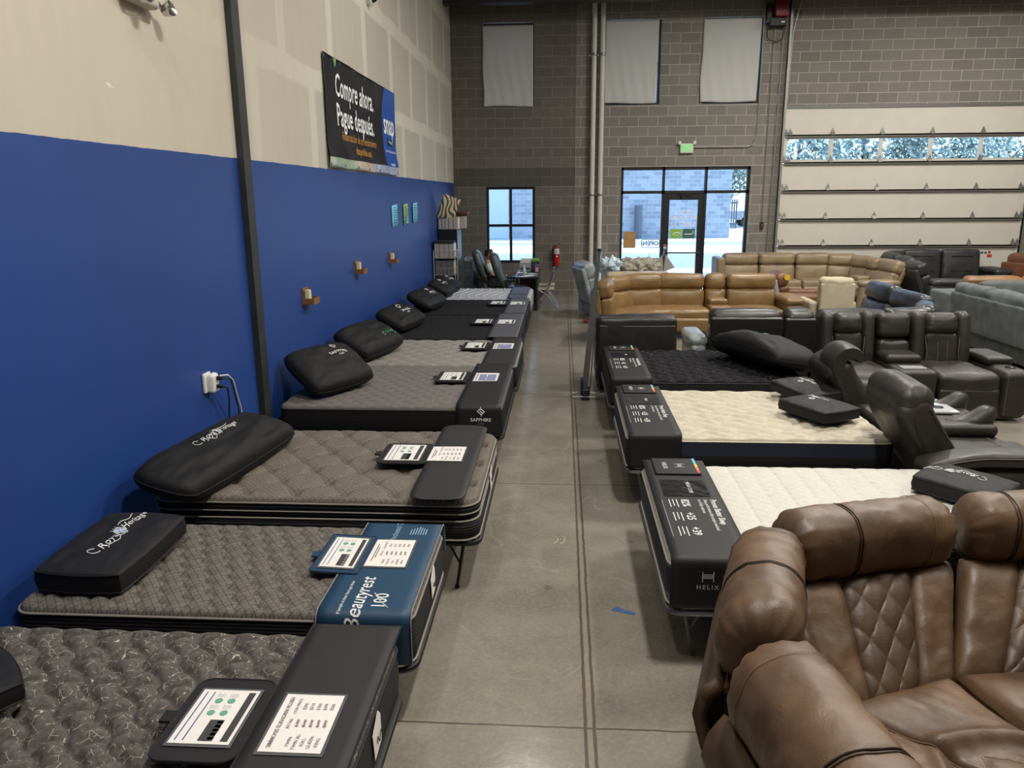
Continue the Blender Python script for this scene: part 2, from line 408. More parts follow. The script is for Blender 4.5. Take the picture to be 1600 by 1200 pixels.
def window(name, x0, x1, z0, z1, y, mx=(), mz=(), t=.055, glass=True, d=.05, fm=None):
    r_ = sroot(name, ((x0+x1)/2, y, z0)); mb = MB()
    mb.bx(x0, x0+t, y-d, y+d, z0, z1); mb.bx(x1-t, x1, y-d, y+d, z0, z1)
    mb.bx(x0+t, x1-t, y-d, y+d, z0, z0+t); mb.bx(x0+t, x1-t, y-d, y+d, z1-t, z1)
    for m in mx: mb.bx(m-t/2, m+t/2, y-d, y+d, z0+t, z1-t)
    for m in mz: mb.bx(x0+t, x1-t, y-d*.9, y+d*.9, m-t/2, m+t/2)
    part('window_frame', mb, fm or black_metal, r_, False, None, None)
    if glass:
        mb = MB(); mb.bx(x0+t/2, x1-t/2, y-.004, y+.004, z0+t/2, z1-t/2); part('pane', mb, pane_m, r_, False, None, None)
    return r_
window('window_1', *WIN[0], YB+.12, mx=(-1.277,), mz=(1.72,), t=.065)
for i in (3, 4, 5): window('window_%d' % i, *WIN[i], YB+.14, mz=(5.4,), t=.06)
# storefront: fixed panes and the door leaf
x0, x1, _, z1 = WIN[1]; ys = YB+.1; DX0, DX1 = 2.46, 3.41; t = .06
r_ = sroot('window_2', ((x0+x1)/2, ys, 0)); mb = MB()
for a, b, c, d in ((x0, x0+t, 0, z1), (x1-t, x1, 0, z1), (x0, x1, z1-.07, z1), (x0, x1, 2.46, 2.53), (DX0-.06, DX0, 0, z1), (DX1, DX1+.06, 0, z1), (x0, DX0, 0, .09), (DX1, x1, 0, .09)):
    mb.bx(a, b, ys-.06, ys+.06, c, d)
part('window_frame', mb, black_metal, r_, False, None, None)
for a, b, c, d in ((x0, DX0-.06, .09, 2.46), (DX1+.06, x1, .09, 2.46), (x0, x1, 2.53, z1-.07)):
    mb = MB(); mb.bx(a, b, ys-.004, ys+.004, c, d); part('pane', mb, pane_m, r_, False, None, None)
r_ = sroot('door_1', (DX0, ys, 0)); mb = MB()
for a, b, c, d in ((DX0, DX0+.13, 0, 2.46), (DX1-.13, DX1, 0, 2.46), (DX0+.13, DX1-.13, 2.31, 2.46), (DX0+.13, DX1-.13, 0, .25)):
    mb.bx(a, b, ys-.04, ys+.04, c, d)
part('door_leaf', mb, black_metal, r_, False, None, None)
mb = MB(); mb.bx(DX0+.13, DX1-.13, ys-.004, ys+.004, .25, 2.31); part('pane', mb, pane_m, r_, False, None, None)
mb = MB(); mb.tube([(DX0+.08, ys-.12, 1.05), (DX1-.08, ys-.12, 1.05)], .018); mb.bx(DX0+.06, DX0+.1, ys-.12, ys-.04, 1.02, 1.08); mb.bx(DX1-.1, DX1-.06, ys-.12, ys-.04, 1.02, 1.08)
part('push_bar', mb, black_metal, r_)
mb = MB(); mb.bx(2.86, 3.28, ys-.12, ys-.04, 2.32, 2.40); mb.tube([(3.0, ys-.1, 2.40), (3.1, ys-.22, 2.44), (2.8, ys-.1, 2.47)], .012); part('door_closer', mb, black_metal, r_)
# lettering on the door glass, made to be read from outside
mb = MB(); fn = plane((2.935, ys-.012, 0), (-1, 0, 0), (0, 0, 1))
for s_, z_, sz in (('BLD 2', 2.02, .15), ('960 W 200 S', 1.88, .145), ('UNIT 10', 1.73, .16)): put_text(mb, s_, sz, fn, 0, z_, bold=.012)
part('lettering', mb, mat('white_vinyl', '#f4f6f8', .5), r_, False)
mb = MB(); rect(mb, fn, .02, .30, 1.39, 1.62, 0); rect(mb, fn, -.30, .0, 1.39, 1.62, 1)
f2 = plane((2.935, ys-.014, 0), (-1, 0, 0), (0, 0, 1)); mb.tube([f2(-.25, 1.57), f2(-.25, 1.50), f2(-.22, 1.49), f2(-.05, 1.49)], .012, 6, mi=2)
mb.tube([f2(.05, 1.5), f2(.12, 1.53), f2(.2, 1.52), f2(.26, 1.48), f2(.1, 1.46)], .011, 6, mi=2); put_text(mb, 'FURNITURE CLEARANCE', .036, fn, 0, 1.355, 3)
part('logo', mb, [mat('logo_green', '#8fbf4a', .6), mat('logo_dark_green', '#3e6a58', .6), mat('white_vinyl'), mat('grey_vinyl', '#6a7078', .6)], r_, False)
for k, c in enumerate(('#b9573b', '#c9ced6', '#4f6c95', '#d8d4cc', '#7d94b5')):
    mb = MB(); mb.bx(2.485, 2.555, ys-.046, ys-.042, 1.2-k*.06, 1.252-k*.06); part('sticker', mb, mat('sticker_%d' % k, c), r_, False)

# overhead door
gx0, gx1 = 5.16, 10.80; gy = YB-.04
panel_m = mat('door_panel_cream', '#c9c5ba', .55, 0, .03, 3, .05, 30); strut_m = mat('door_strut', '#74736f', .45, .5)
r_ = sroot('door_2', ((gx0+gx1)/2, gy, 0)); zs = [0, .6, 1.2, 1.83, 2.49, 3.13, 3.745, 4.36]
st = [gx0+.02, 6.27, 7.40, 8.53, 9.66, gx1-.02]
for k in range(7):
    a, b = zs[k], zs[k+1]; mb = MB()
    if k == 5:
        mb.bx(gx0, gx1, gy-.02, gy+.03, a+.005, a+.085); mb.bx(gx0, gx1, gy-.02, gy+.03, b-.07, b-.005)
        for i, s_ in enumerate(st):
            w_ = .045 if 0 < i < 5 else .07; mb.bx(max(gx0, s_-w_), min(gx1, s_+w_), gy-.02, gy+.03, a+.085, b-.07)
    else: mb.bx(gx0, gx1, gy-.02, gy+.03, a+.005, b-.005)
    part('door_panel', mb, panel_m, r_, False, None, None)
    if k == 5:
        for i in range(5):
            mb = MB(); mb.bx(st[i]+.04, st[i+1]-.04, gy+.004, gy+.012, a+.085, b-.07); part('pane', mb, pane_m, r_, False)
    if k > 0:
        mb = MB(); mb.bx(gx0+.05, gx1-.05, gy-.075, gy-.02, a+.0, a+.03); mb.bx(gx0+.05, gx1-.05, gy-.075, gy-.068, a-.03, a+.03); part('strut', mb, strut_m, r_, False)
        for i, s_ in enumerate(st):
            for q in ((-.03, .07) if i == 0 else ((-.07, .03) if i == 5 else (0,))):
                mb = MB(); x_ = s_+q+(.05 if i == 0 else (-.05 if i == 5 else 0)); z_ = a+.02
                mb.add([(x_-.045, gy-.03, z_), (x_+.045, gy-.03, z_), (x_+.042, gy-.05, z_+.07), (x_, gy-.035, z_+.165), (x_-.042, gy-.05, z_+.07), (x_-.045, gy-.085, z_), (x_+.045, gy-.085, z_)],
                       [(5, 6, 2, 4), (4, 2, 3), (0, 5, 4), (1, 2, 6), (0, 4, 3), (1, 3, 2), (0, 1, 6, 5)]); part('hinge', mb, strut_m, r_, False)
mb = MB()
for x_ in (gx0-.03, gx1+.03): mb.bx(x_-.03, x_+.03, gy-.1, gy-.06, 0, 6.7); mb.bx(x_-.03, x_-.022, gy-.1, YB, 0, 6.7)
mb.tube([(gx0+.02, gy-.05, 4.5), (gx0+.03, gy-.06, 6.0), (gx0+.2, gy-.12, 6.9), (gx0+.35, gy-.2, 7.3)], .02)
part('track', mb, galv, r_)
mb = MB(); mb.bx(gx0-.02, gx1+.02, gy-.05, YB-.002, 4.36, 4.42); struct('trim_1', mb, strut_m)
# the row of small stickers on the door's lower corner
mb = MB()
for k in range(6): mb.bx(9.72+k*.085, 9.78+k*.085, gy-.026, gy-.021, 1.02, 1.06 if k < 5 else 1.08, 0 if k < 5 else 1); 
mb.bx(10.13, 10.24, gy-.026, gy-.021, .93, 1.0, 1); part('sticker_row', mb, [mat('sticker_blue', '#2c3656'), mat('sticker_red', '#b23a2c')], r_, False)

# white cloth covers over the high windows
for i, (wx0, wx1, wz0, wz1, lab) in enumerate(((-1.90, -.72, 4.50, 6.28, 'white cloth covering the high window above the desk corner'), (.965, 2.18, 4.53, 6.33, 'white cloth covering the high window just beside the two white pipes'), (3.20, 4.50, 4.53, 6.33, 'white cloth covering the high window next to the overhead door'))):
    P = []
    for a in range(41):
        u = a/40; row = []
        for b in range(41):
            v = b/40; sk = (.03 if i else 0)*(1-v)*(-1)
            edge = .03*sin(v*9+i)*(1-v)*(1-u)
            row.append((wx0+(wx1-wx0)*u+sk+edge*.6, YB-.045+.008*noise.noise(Vector((u*3+i*9, v*1.2, 0)))*(1.2-v)-.006*sin(u*30+v*8)*(1-v), wz0+(wz1-wz0)*v+.012*sin(u*5+i)*(1-v)))
        P.append(row)
    mb = MB(); mb.grid(P); o = solo('window_cover', mb, cloth_m, lab, 'window cover', 'cloth window covers on the back wall')
    md = o.modifiers.new('thick', 'SOLIDIFY'); md.thickness = .004

# white drain pipes
for x_, lab in ((.70, 'tall white vertical pipe, the one nearer the desk window'), (.895, 'tall white vertical pipe, the one nearer the glass entrance')):
    mb = MB(); mb.tube([(x_, YB-.14, 0), (x_, YB-.14, ZC)], .058, 20); o = solo('drain_pipe', mb, mat('pipe_white', '#c9c8bf', .4, 0, .08, 2), lab, 'pipe', 'drain pipes')
    for z_ in (2.45, 5.6):
        mb = MB(); mb.lathe([(.062, -.03), (.067, -.02), (.067, .02), (.062, .03)], (x_, YB-.14, z_), 20); mb.bx(x_-.11, x_+.09, YB-.03, YB, z_-.02, z_+.02); mb.bx(x_-.02, x_+.02, YB-.08, YB, z_-.015, z_+.015); part('pipe_clamp', mb, galv, o)

# conduits, motor, control box
cond = mat('conduit_grey', '#8d8a80', .45, .5)
mb = MB(); pts = [(4.55, YB-.03, ZC)] + [(4.55-.0*k, YB-.03, 6.3-k*.9) for k in range(3)] + [(4.54, YB-.03, 3.75), (4.48, YB-.03, 3.58), (4.35, YB-.03, 3.52), (3.7, YB-.03, 3.52), (3.06, YB-.03, 3.52)]
mb.tube(pts, .013, 8); solo('electrical_conduit', mb, cond, 'thin conduit running down the wall and across to the exit sign', 'conduit')
mb = MB(); mb.tube([(4.80, YB-.03, 6.2), (4.80, YB-.03, 1.75)], .013); solo('electrical_conduit', mb, cond, 'thin straight conduit dropping from the red motor to the push-button box', 'conduit')
mb = MB(); mb.tube([(5.0, YB-.03, 6.2), (4.96, YB-.03, 0.1)], .02); solo('electrical_conduit', mb, cond, 'thicker conduit close beside the edge of the overhead door', 'conduit')
mb = MB(); mb.bx(4.76, 4.84, YB-.07, YB, 1.62, 1.78); o = solo('control_box', mb, mat('black_plastic', '#17181a', .5), 'small black push-button box on the wall left of the overhead door', 'control box')
mb = MB(); mb.bx(4.785, 4.815, YB-.08, YB-.07, 1.66, 1.68); mb.bx(4.785, 4.815, YB-.08, YB-.07, 1.71, 1.73); part('button', mb, mat('sticker_red'), o)
t_ = root('hoist_motor', 'dark red door hoist motor with black drive box high on the wall', 'motor', (4.8, YB-.2, 6.2))
mb = MB(); mb.puff((4.86, YB-.22, 6.46), (.15, .14, .17), .03, n=4); part('motor_housing', mb, mat('motor_red', '#6e1420', .45), t_)
mb = MB(); mb.bx(4.64, 4.98, YB-.3, YB, 6.12, 6.27); mb.bx(4.58, 4.66, YB-.2, YB, 6.2, 6.6); part('drive_box', mb, black_metal, t_)
mb = MB(); mb.bx(4.86, 4.94, YB-.305, YB-.3, 6.17, 6.2); part('rating_plate', mb, white_pl, t_)
mb = MB(); mb.tube([(4.62, YB-.1, 6.2)] + [(4.62+.18*(1-cos(a)), YB-.1, 5.95-.14*sin(a)) for a in np.linspace(0, PI, 9)] + [(5.03, YB-.1, 6.25)], .01); part('cable', mb, mat('black_plastic'), t_)

# exit sign
t_ = root('exit_sign', 'white exit sign with green letters and two small lamp heads', 'exit sign', (2.93, YB-.02, 3.35))
mb = MB(); mb.puff((2.925, YB-.045, 3.50), (.155, .04, .11), .012, n=2); part('sign_body', mb, mat('sign_cream', '#cfd3bd', .5), t_)
mb = MB(); put_text(mb, 'EXIT', .2, plane((2.925, YB-.088, 3.50), (1, 0, 0), (0, 0, 1)), sx=.62, bold=.02); part('lettering', mb, m_emit('exit_green', (.05, .55, .12), .9), t_, False)
for s_ in (-1, 1):
    mb = MB(); mb.lathe([(0, .0), (.045, .0), (.05, .02), (.03, .06), (0, .065)], (0, 0, 0), 14, Matrix.Translation((2.925+s_*.175, YB-.05, 3.625)) @ Matrix.Rotation(rad(100), 4, 'X')); part('lamp_head', mb, white_pl, t_)
# emergency light and camera on the left wall
t_ = root('emergency_light', 'emergency light with two lamp heads high on the left wall', 'emergency light', (XL, 5.07, 3.6))
mb = MB(); mb.puff((XL+.05, 5.02, 3.68), (.05, .17, .09), .03, n=4); part('housing', mb, mat('clear_grey_plastic', '#b9b5a8', .3), t_)
for y_, z_ in ((4.97, 3.62), (5.25, 3.60)):
    mb = MB(); mb.lathe([(0, 0), (.03, 0), (.042, .03), (.05, .06), (.046, .07), (0, .062)], (0, 0, 0), 18, Matrix.Translation((XL+.08, y_, z_)) @ Matrix.Rotation(rad(70), 4, 'Y')); mb.tube([(XL+.07, y_-.06, z_+.05), (XL+.09, y_, z_)], .015); part('lamp_head', mb, chrome, t_)
t_ = root('wall_camera', 'small dome camera high on the left wall above the banner', 'camera', (XL, 11.25, 5.0))
mb = MB(); mb.lathe([(.11, 0), (.11, .05), (.09, .07), (0, .07)], (0, 0, 0), 20, Matrix.Translation((XL, 11.25, 5.06)) @ Matrix.Rotation(rad(90), 4, 'Y')); part('base', mb, white_pl, t_)
mb = MB(); mb.lathe([(.075, .0), (.06, .05), (.035, .075), (0, .085)], (0, 0, 0), 20, Matrix.Translation((XL+.06, 11.25, 5.06)) @ Matrix.Rotation(rad(90), 4, 'Y')); part('lens_dome', mb, mat('black_gloss', '#08090a', .1), t_)

# banner
BY0, BY1, BZ0, BZ1 = 8.93, 12.63, 2.76, 3.995
def bfn(u, v, d=0):   # u along the wall away from the camera, v up
    w_ = .012*noise.noise(Vector((u*1.6, v*3, 1)))+.02*math.exp(-((v-.12)/.12)**2)*(1+sin(u*5.2))
    return (XL+.022+w_+d, BY0+u, BZ0+v)
Wb, Hb = BY1-BY0, BZ1-BZ0
t_ = root('vinyl_banner', 'large dark vinyl banner with white Spanish sales lettering and a blue end panel', 'banner', (XL, (BY0+BY1)/2, BZ0))
mb = MB(); us = np.linspace(0, Wb, 121); vv = np.linspace(0, Hb, 31)
mb.grid([[bfn(u, v) for v in vv] for u in us])
s = NT('banner_print'); X = s.sep(s.co())
uu = s.math('DIVIDE', s.math('ADD', X[1], Wb/2), Wb); v_ = X[2]
c = s.mix(s.math('GREATER_THAN', s.math('SUBTRACT', uu, s.math('MULTIPLY', s.math('MULTIPLY', s.math('SUBTRACT', v_, .6), s.math('SUBTRACT', v_, .6)), .12)), .755), hexc('#16161e'), hexc('#1f56b0'))
low = s.math('LESS_THAN', v_, .12)
pc = s.mix(s.math('GREATER_THAN', uu, .33), hexc('#3f8f62'), s.mix(s.math('GREATER_THAN', uu, .58), hexc('#c99a6a'), hexc('#4f7fd0')))
c = s.mix(low, c, s.mix(s.noise(9, 2), pc, hexc('#d8d2c4')))
bm = s.set(c, .28); o = part('banner_sheet', mb, bm, t_)
md = o.modifiers.new('thick', 'SOLIDIFY'); md.thickness = .002
mb = MB(); L = lambda u, v: bfn(u, v, .006)
for args, kw in ((('Compre ahora.', .36, L, .40, .93), dict(align='LEFT', bold=.012, sx=.83)), (('Pague después.', .36, L, .40, .60), dict(align='LEFT', bold=.012, sx=.83)), (('snap', .44, L, 3.22, .72), dict(bold=.015, sx=.9))):
    mb = MB(); put_text(mb, *args, **kw); part('lettering', mb, mat('white_vinyl'), t_, False)
mb = MB(); put_text(mb, 'Financiación de arrendamiento', .14, L, 1.45, .38, bold=.005); put_text(mb, 'disponible aquí', .14, L, 1.6, .24, bold=.005); part('lettering', mb, mat('banner_gold', '#c98f3c', .5), t_, False)
mb = MB(); rect(mb, L, 3.08, 3.42, .42, .52, n=4); part('word_box', mb, mat('banner_dark', '#101016', .4), t_, False)
mb = MB(); L2 = lambda u, v: bfn(u, v, .010); put_text(mb, 'Financing', .075, L2, 3.25, .475); put_text(mb, 'Una solución de Snap Finance', .058, L2, 3.25, .34); rect(mb, L2, 3.2, 3.5, .155, .162); rect(mb, L2, 3.25, 3.5, .135, .142); part('lettering', mb, mat('white_vinyl'), t_, False)
mb = MB()
for k, (a, c_) in enumerate(((-.5, 0), (0, 1), (.5, 2))): mb.tube([L(.42, 1.13), L(.42+a*.1, 1.22)], .012, 6, mi=c_)
part('leaf_mark', mb, [mat('mark_teal', '#3f8f7a'), mat('mark_green', '#7ab648'), mat('mark_orange', '#c98f3c')], t_)
for u in list(np.linspace(.04, Wb-.04, 7)):
    for v in (.04, Hb-.04):
        mb = MB(); mb.lathe([(.008, 0), (.018, .003), (.018, .006), (.008, .006)], (0, 0, 0), 10, Matrix.Translation(bfn(u, v, .001)) @ Matrix.Rotation(rad(90), 4, 'Y')); part('grommet', mb, galv, t_)
# corner of a second banner entering at the left edge of the picture
t_ = root('vinyl_banner', 'corner of a pale vinyl banner with a metal eyelet near the camera', 'banner', (XL, 2.6, 2.76))
mb = MB(); mb.grid([[(XL+.02+.01*sin(u*8), 2.0+u, 2.76+v) for v in np.linspace(0, .9, 6)] for u in np.linspace(0, 1.305, 12)]); o = part('banner_sheet', mb, mat('pale_vinyl', '#cfc7bd', .35), t_); md = o.modifiers.new('thick', 'SOLIDIFY'); md.thickness = .002
mb = MB(); mb.lathe([(.012, 0), (.024, .003), (.024, .008), (.012, .008)], (0, 0, 0), 12, Matrix.Translation((XL+.03, 3.265, 2.82)) @ Matrix.Rotation(rad(90), 4, 'Y')); part('grommet', mb, dark_steel, t_)

# power tap with leads
t_ = root('power_tap', 'white six-way power tap plugged in low on the blue wall', 'power tap', (XL, 5.51, 1.0))
mb = MB(); mb.puff((XL+.012, 5.47, 1.085), (.012, .055, .075), .01, n=3); mb.puff((XL+.045, 5.50, 1.075), (.03, .052, .075), .025, n=3); part('tap_body', mb, white_pl, t_)
for k, (y_, z_) in enumerate(((5.51, 1.11), (5.50, 1.05))):
    mb = MB(); mb.puff((XL+.092, y_, z_), (.025, .016, .014), .008, n=2); part('plug', mb, mat('black_plastic'), t_)
mb = MB(); mb.tube([(XL+.08, 5.545, 1.12), (XL+.12, 5.6, 1.115), (XL+.13, 5.66, 1.06), (XL+.12, 5.72, .95), (XL+.1, 5.82, .8), (XL+.08, 5.9, .6), (XL+.07, 5.9, .02)], .006); solo('power_lead', mb, white_pl, 'white lead hanging from the power tap on the blue wall', 'power lead')
mb = MB(); mb.tube([(XL+.115, 5.51, 1.11), (XL+.15, 5.58, 1.09), (XL+.13, 5.66, .98), (XL+.11, 5.76, .8), (XL+.08, 5.84, .6), (XL+.07, 5.84, .02)], .006); solo('power_lead', mb, mat('black_plastic'), 'black lead hanging next to the white one from the power tap', 'power lead')
mb = MB(); mb.tube([(XL+.115, 5.5, 1.05), (XL+.14, 5.53, 1.03), (XL+.13, 5.56, .93), (XL+.10, 5.58, .7), (XL+.07, 5.6, .5), (XL+.07, 5.6, .02)], .006); solo('power_lead', mb, mat('black_plastic'), 'black lead hanging straight down from the lower plug of the tap', 'power lead')

# notes taped on the wall, card holders
for k, (y_, z_, w_, h_, c_, lab) in enumerate(((12.38, 2.13, .42, .33, '#7fd4e8', 'pale blue notice on the blue wall, first after the banner'), (13.25, 2.13, .38, .34, '#9cc26a', 'green and blue notice between the two pale blue ones on the blue wall'), (14.1, 2.14, .42, .34, '#7fd4e8', 'pale blue notice on the blue wall nearest the patterned cushion'))):
    mb = MB(); mb.grid([[(XL+.012+.006*sin(a*2+k), y_-w_/2+w_*a/3, z_-h_/2+h_*b/3+.02*(a/3)) for b in range(4)] for a in range(4)]); o = solo('paper_notice', mb, mat('notice_%d' % k, c_, .7), lab, 'notice', 'notices on the blue wall'); o.modifiers.new('t', 'SOLIDIFY').thickness = .001
    mb = MB(); fn = plane((XL+.022, y_, z_), (0, 1, 0), (0, 0, 1))
    for q in range(7): rect(mb, fn, -.16, .08+.04*(q % 3), .13-q*.038, .142-q*.038)
    part('print_lines', mb, mat('notice_ink', '#2f6f96', .7), o, False)
    if k == 1:
        mb = MB(); rect(mb, fn, -.02, .17, -.14, .0); part('picture_block', mb, mat('notice_sky', '#76c7da', .7), o, False)
HS = 1.35
wood_m = mat('holder_wood', '#7a5534', .6, 0, .2, 20)
for k, (y_, z_, lab) in enumerate(((7.85, 1.44, 'small wooden card holder on the blue wall, nearest the black post'), (9.92, 1.55, 'small wooden card holder on the blue wall, middle of three'), (11.93, 1.52, 'small wooden card holder on the blue wall, below the notices'))):
    t_ = root('card_holder', lab, 'card holder', (XL, y_, z_-0.084), 'card holders on the blue wall')
    mb = MB(); mb.bx(XL, XL+0.017, y_-0.098, y_+0.098, z_-0.084, z_+0.084); mb.bx(XL+0.017, XL+0.126, y_-0.098, y_+0.098, z_-0.084, z_-0.070); mb.bx(XL+0.112, XL+0.126, y_-0.098, y_+0.098, z_-0.070, z_-0.021); mb.bx(XL+0.017, XL+0.112, y_-0.098, y_-0.087, z_-0.070, z_-0.021); mb.bx(XL+0.017, XL+0.112, y_+0.087, y_+0.098, z_-0.070, z_-0.021); part('tray', mb, wood_m, t_, False)
    mb = MB(); mb.bx(XL+0.028, XL+0.070, y_-0.077, y_+0.000, z_-0.067, z_+0.063); part('business_cards', mb, mat('card_cream', '#d9cda8', .7), t_, False)

# ceiling lamps
for i, (lx, ly) in enumerate(LAMPS):
    t_ = root('high_bay_lamp', ['high bay lamp %s' % q for q in ('above the near end of the aisle', 'above the black speckled mattress', 'above the tan sectional', 'high over the near right side', 'above the grey plush sectional', 'in front of the overhead door', 'close to the camera by the left wall', 'over the left row of mattresses')][i], 'lamp', (lx, ly, LAMP_Z))
    mb = MB(); mb.bx(lx-.22, lx+.22, ly-.62, ly+.62, LAMP_Z, LAMP_Z+.07); mb.tube([(lx, ly, LAMP_Z+.07), (lx, ly, ZC-.002)], .01); part('housing', mb, white_pl, t_, False)
    mb = MB(); mb.bx(lx-.18, lx+.18, ly-.58, ly+.58, LAMP_Z-.015, LAMP_Z); part('lens', mb, m_emit('lamp_lens', (1, .95, .85), 6) if i == 0 else bpy.data.materials['lamp_lens'], t_, False)

# ------------------------------------------------------------------ outside
asph = mat('outdoor_concrete', '#b9b7b0', .9, 0, .08, 1.5)
mb = MB(); mb.bx(-60, 90, YB+.28, 140, -.25, -.02); struct('exterior_ground', mb, asph)
mb = MB(); mb.bx(-60, 90, 24.0, 24.5, -.02, .12); mb.bx(-60, 14, 40, 41, -.02, .14); struct('kerb', mb, mat('kerb_light', '#cfcdc6', .9))
mb = MB(); mb.bx(-60, 90, 27, 34, -.02, -.012); struct('road', mb, mat('road_grey', '#77797c', .9, 0, .1, 2))
s = NT('far_blockwork'); X = s.sep(s.co()); v = s.n('CombineXYZ'); s.l(X[0], v.inputs[0]); s.l(X[2], v.inputs[1])
b = s.n('TexBrick'); s.l(v.outputs[0], b.inputs['Vector']); b.inputs['Scale'].default_value = 1; b.inputs['Brick Width'].default_value = .45; b.inputs['Row Height'].default_value = .22; b.inputs['Mortar Size'].default_value = .01
b.inputs['Color1'].default_value = (*hexc('#9a9ca0'), 1); b.inputs['Color2'].default_value = (*hexc('#7c7e83'), 1); b.inputs['Mortar'].default_value = (*hexc('#a8aaad'), 1); far_m = s.set(b.outputs[0], .9)
t_ = root('warehouse_building', 'grey block building across the lane seen through the entrance glass', 'building', (0, 46, 0))
mb = MB(); mb.bx(-40, 9.6, 46, 56, -.05, 9.5); part('walls', mb, far_m, t_, False)
mb = MB(); mb.bx(-6.4, -3.15, 45.9, 46, .0, 6.4); part('roller_door', mb, mat('far_door_grey', '#b0b4b8', .7), t_, False)
mb = MB()
for x_ in (4.35,): mb.tube([(x_, 45.8, 0), (x_, 45.8, 1.85)], .2, 12)
part('bollard', mb, mat('far_pipe', '#4b5058', .6), t_)
mb = MB(); mb.bx(-40.2, 9.8, 45.8, 56.2, 9.5, 9.8); part('parapet', mb, mat('kerb_light'), t_, False)
# pickup truck
t_ = root('pickup_truck', 'white pickup truck parked outside beyond the right entrance pane', 'truck', (15.5, 62, 0))
def extr(prof, y0, y1, mi=0, M=None):
    mb_ = MB(); n = len(prof); V = [(x, y0, z) for x, z in prof] + [(x, y1, z) for x, z in prof]
    if M is not None: V = [tuple(M @ Vector(v)) for v in V]
    F = [tuple(range(n)), tuple(range(2*n-1, n-1, -1))] + [((i+1) % n, i, n+i, n+(i+1) % n) for i in range(n)]
    mb_.add(V, F, mi); return mb_
part('body', extr([(13.10, .55), (13.10, 1.15), (14.50, 1.25), (15.10, 1.85), (16.70, 1.88), (17.00, 1.25), (18.80, 1.22), (18.80, .55)], 61, 63), mat('truck_white', '#85898d', .3), t_, False)
part('window_glass', extr([(14.65, 1.28), (15.15, 1.78), (16.60, 1.8), (16.80, 1.28)], 60.97, 61.0), mat('black_gloss'), t_, False)
for x_ in (14.00, 17.80):
    for y_ in (61.0, 62.8):
        mb = MB(); mb.lathe([(0, 0), (.22, 0), (.4, .02), (.42, .08), (.42, .2), (0, .2)], (0, 0, 0), 20, Matrix.Translation((x_, y_+.2, .42)) @ Matrix.Rotation(rad(90), 4, 'X')); part('wheel', mb, mat('tyre', '#1d1d1f', .8), t_)
# dumpster fence
mb = MB()
for k in range(9): mb.bx(11.2+k*.16, 11.3+k*.16, 58, 58.05, 0, 2.1)
mb.bx(11.1, 12.7, 58.05, 58.1, .3, .4); mb.bx(11.1, 12.7, 58.05, 58.1, 1.8, 1.9); solo('metal_gate', mb, mat('far_pipe'), 'dark upright-bar gate beside the parked white truck outside', 'gate', smooth=False)
# trees across the lot
leaf_m = mat('leaf_green', '#8d9a90', .8, 0, .12, 3); bark_m = mat('bark', '#5a4a3c', .9, 0, .2)
def tree(x, y, h, r, lab, seed):
    rnd = random.Random(seed); t_ = root('broadleaf_tree', lab, 'tree', (x, y, 0), 'trees beyond the car park')
    mb = MB(); mb.tube([(x, y, 0), (x+.1, y, h*.3), (x-.1, y, h*.6), (x, y, h*.85)], [.28, .2, .14, .05], 8)
    for k in range(4): a = k*1.6; mb.tube([(x, y, h*.4+k*.3), (x+r*.6*cos(a), y+r*.6*sin(a), h*.62+k*.2)], [.1, .03], 6)
    part('trunk', mb, bark_m, t_)
    mb = MB(); V = []; F = []
    for k in range(3800):
        th = rnd.random()*2*PI; ph = math.acos(2*rnd.random()-1); q = r*(.55+.5*rnd.random())*(1+.25*noise.noise(Vector((cos(th)*2, sin(th)*2, cos(ph)*2+seed))))
        c = Vector((x+q*sin(ph)*cos(th), y+q*sin(ph)*sin(th), h*.66+q*.95*cos(ph))); s_ = .16+.14*rnd.random()
        a = Vector((rnd.uniform(-1, 1), rnd.uniform(-1, 1), rnd.uniform(-1, 1))).normalized()*s_; b_ = a.orthogonal().normalized()*s_*.6
        n0 = len(V); V += [tuple(c-a), tuple(c+b_), tuple(c+a), tuple(c-b_)]; F.append((n0, n0+1, n0+2, n0+3))
    mb.add(V, F); part('foliage', mb, leaf_m, t_, False)
for k, (x, y, h, r) in enumerate(((19, 66, 9, 4.2), (25.5, 70, 10, 4.6), (32, 68, 9.5, 4.4), (38.5, 72, 10.5, 4.8), (46, 70, 8.5, 4.0), (14.5, 74, 9, 4.0))):
    tree(x, y, h, r, ['leafy tree seen through the first window of the overhead door', 'leafy tree seen through the second window of the overhead door', 'leafy tree seen through the middle window of the overhead door', 'tall leafy tree seen through the fourth window of the overhead door', 'leafy tree seen through the last window of the overhead door', 'leafy tree behind the parked white truck'][k], k+3)

# ------------------------------------------------------------------ mattresses, frames, foot covers, pillows
def q_diamond(x, y, P, Q, A=0., wl=.15, amp=.012, sharp=.55):
    xx = x+A*np.sin(2*PI*y/wl); a = xx/P+y/Q; b = xx/P-y/Q
    return amp*((np.abs(np.sin(PI*a))*np.abs(np.sin(PI*b)))**sharp)
def q_lines(x, y, ang, P, A, wl, amp, sharp=.5):
    s_ = x*cos(ang)+y*sin(ang); t_ = -x*sin(ang)+y*cos(ang)
    return amp*np.abs(np.sin(PI*(s_+A*np.sin(2*PI*t_/wl))/P))**sharp
def q_tuft(x, y, P, Q, amp, s, crease=.25):
    h = np.zeros_like(x); best = np.full(x.shape, 9.)
    for ox, oy in ((0, 0), (P/2, Q/2)):
        dx = (x-ox+P/2) % P-P/2; dy = (y-oy+Q/2) % Q-Q/2; best = np.minimum(best, np.hypot(dx, dy))
    h = -amp*np.exp(-(best/s)**2)
    if crease:
        a = np.abs(np.sin(PI*(x/P+y/Q)))*np.abs(np.sin(PI*(x/P-y/Q))); h -= amp*crease*np.exp(-(a/.18)**2)
    return h
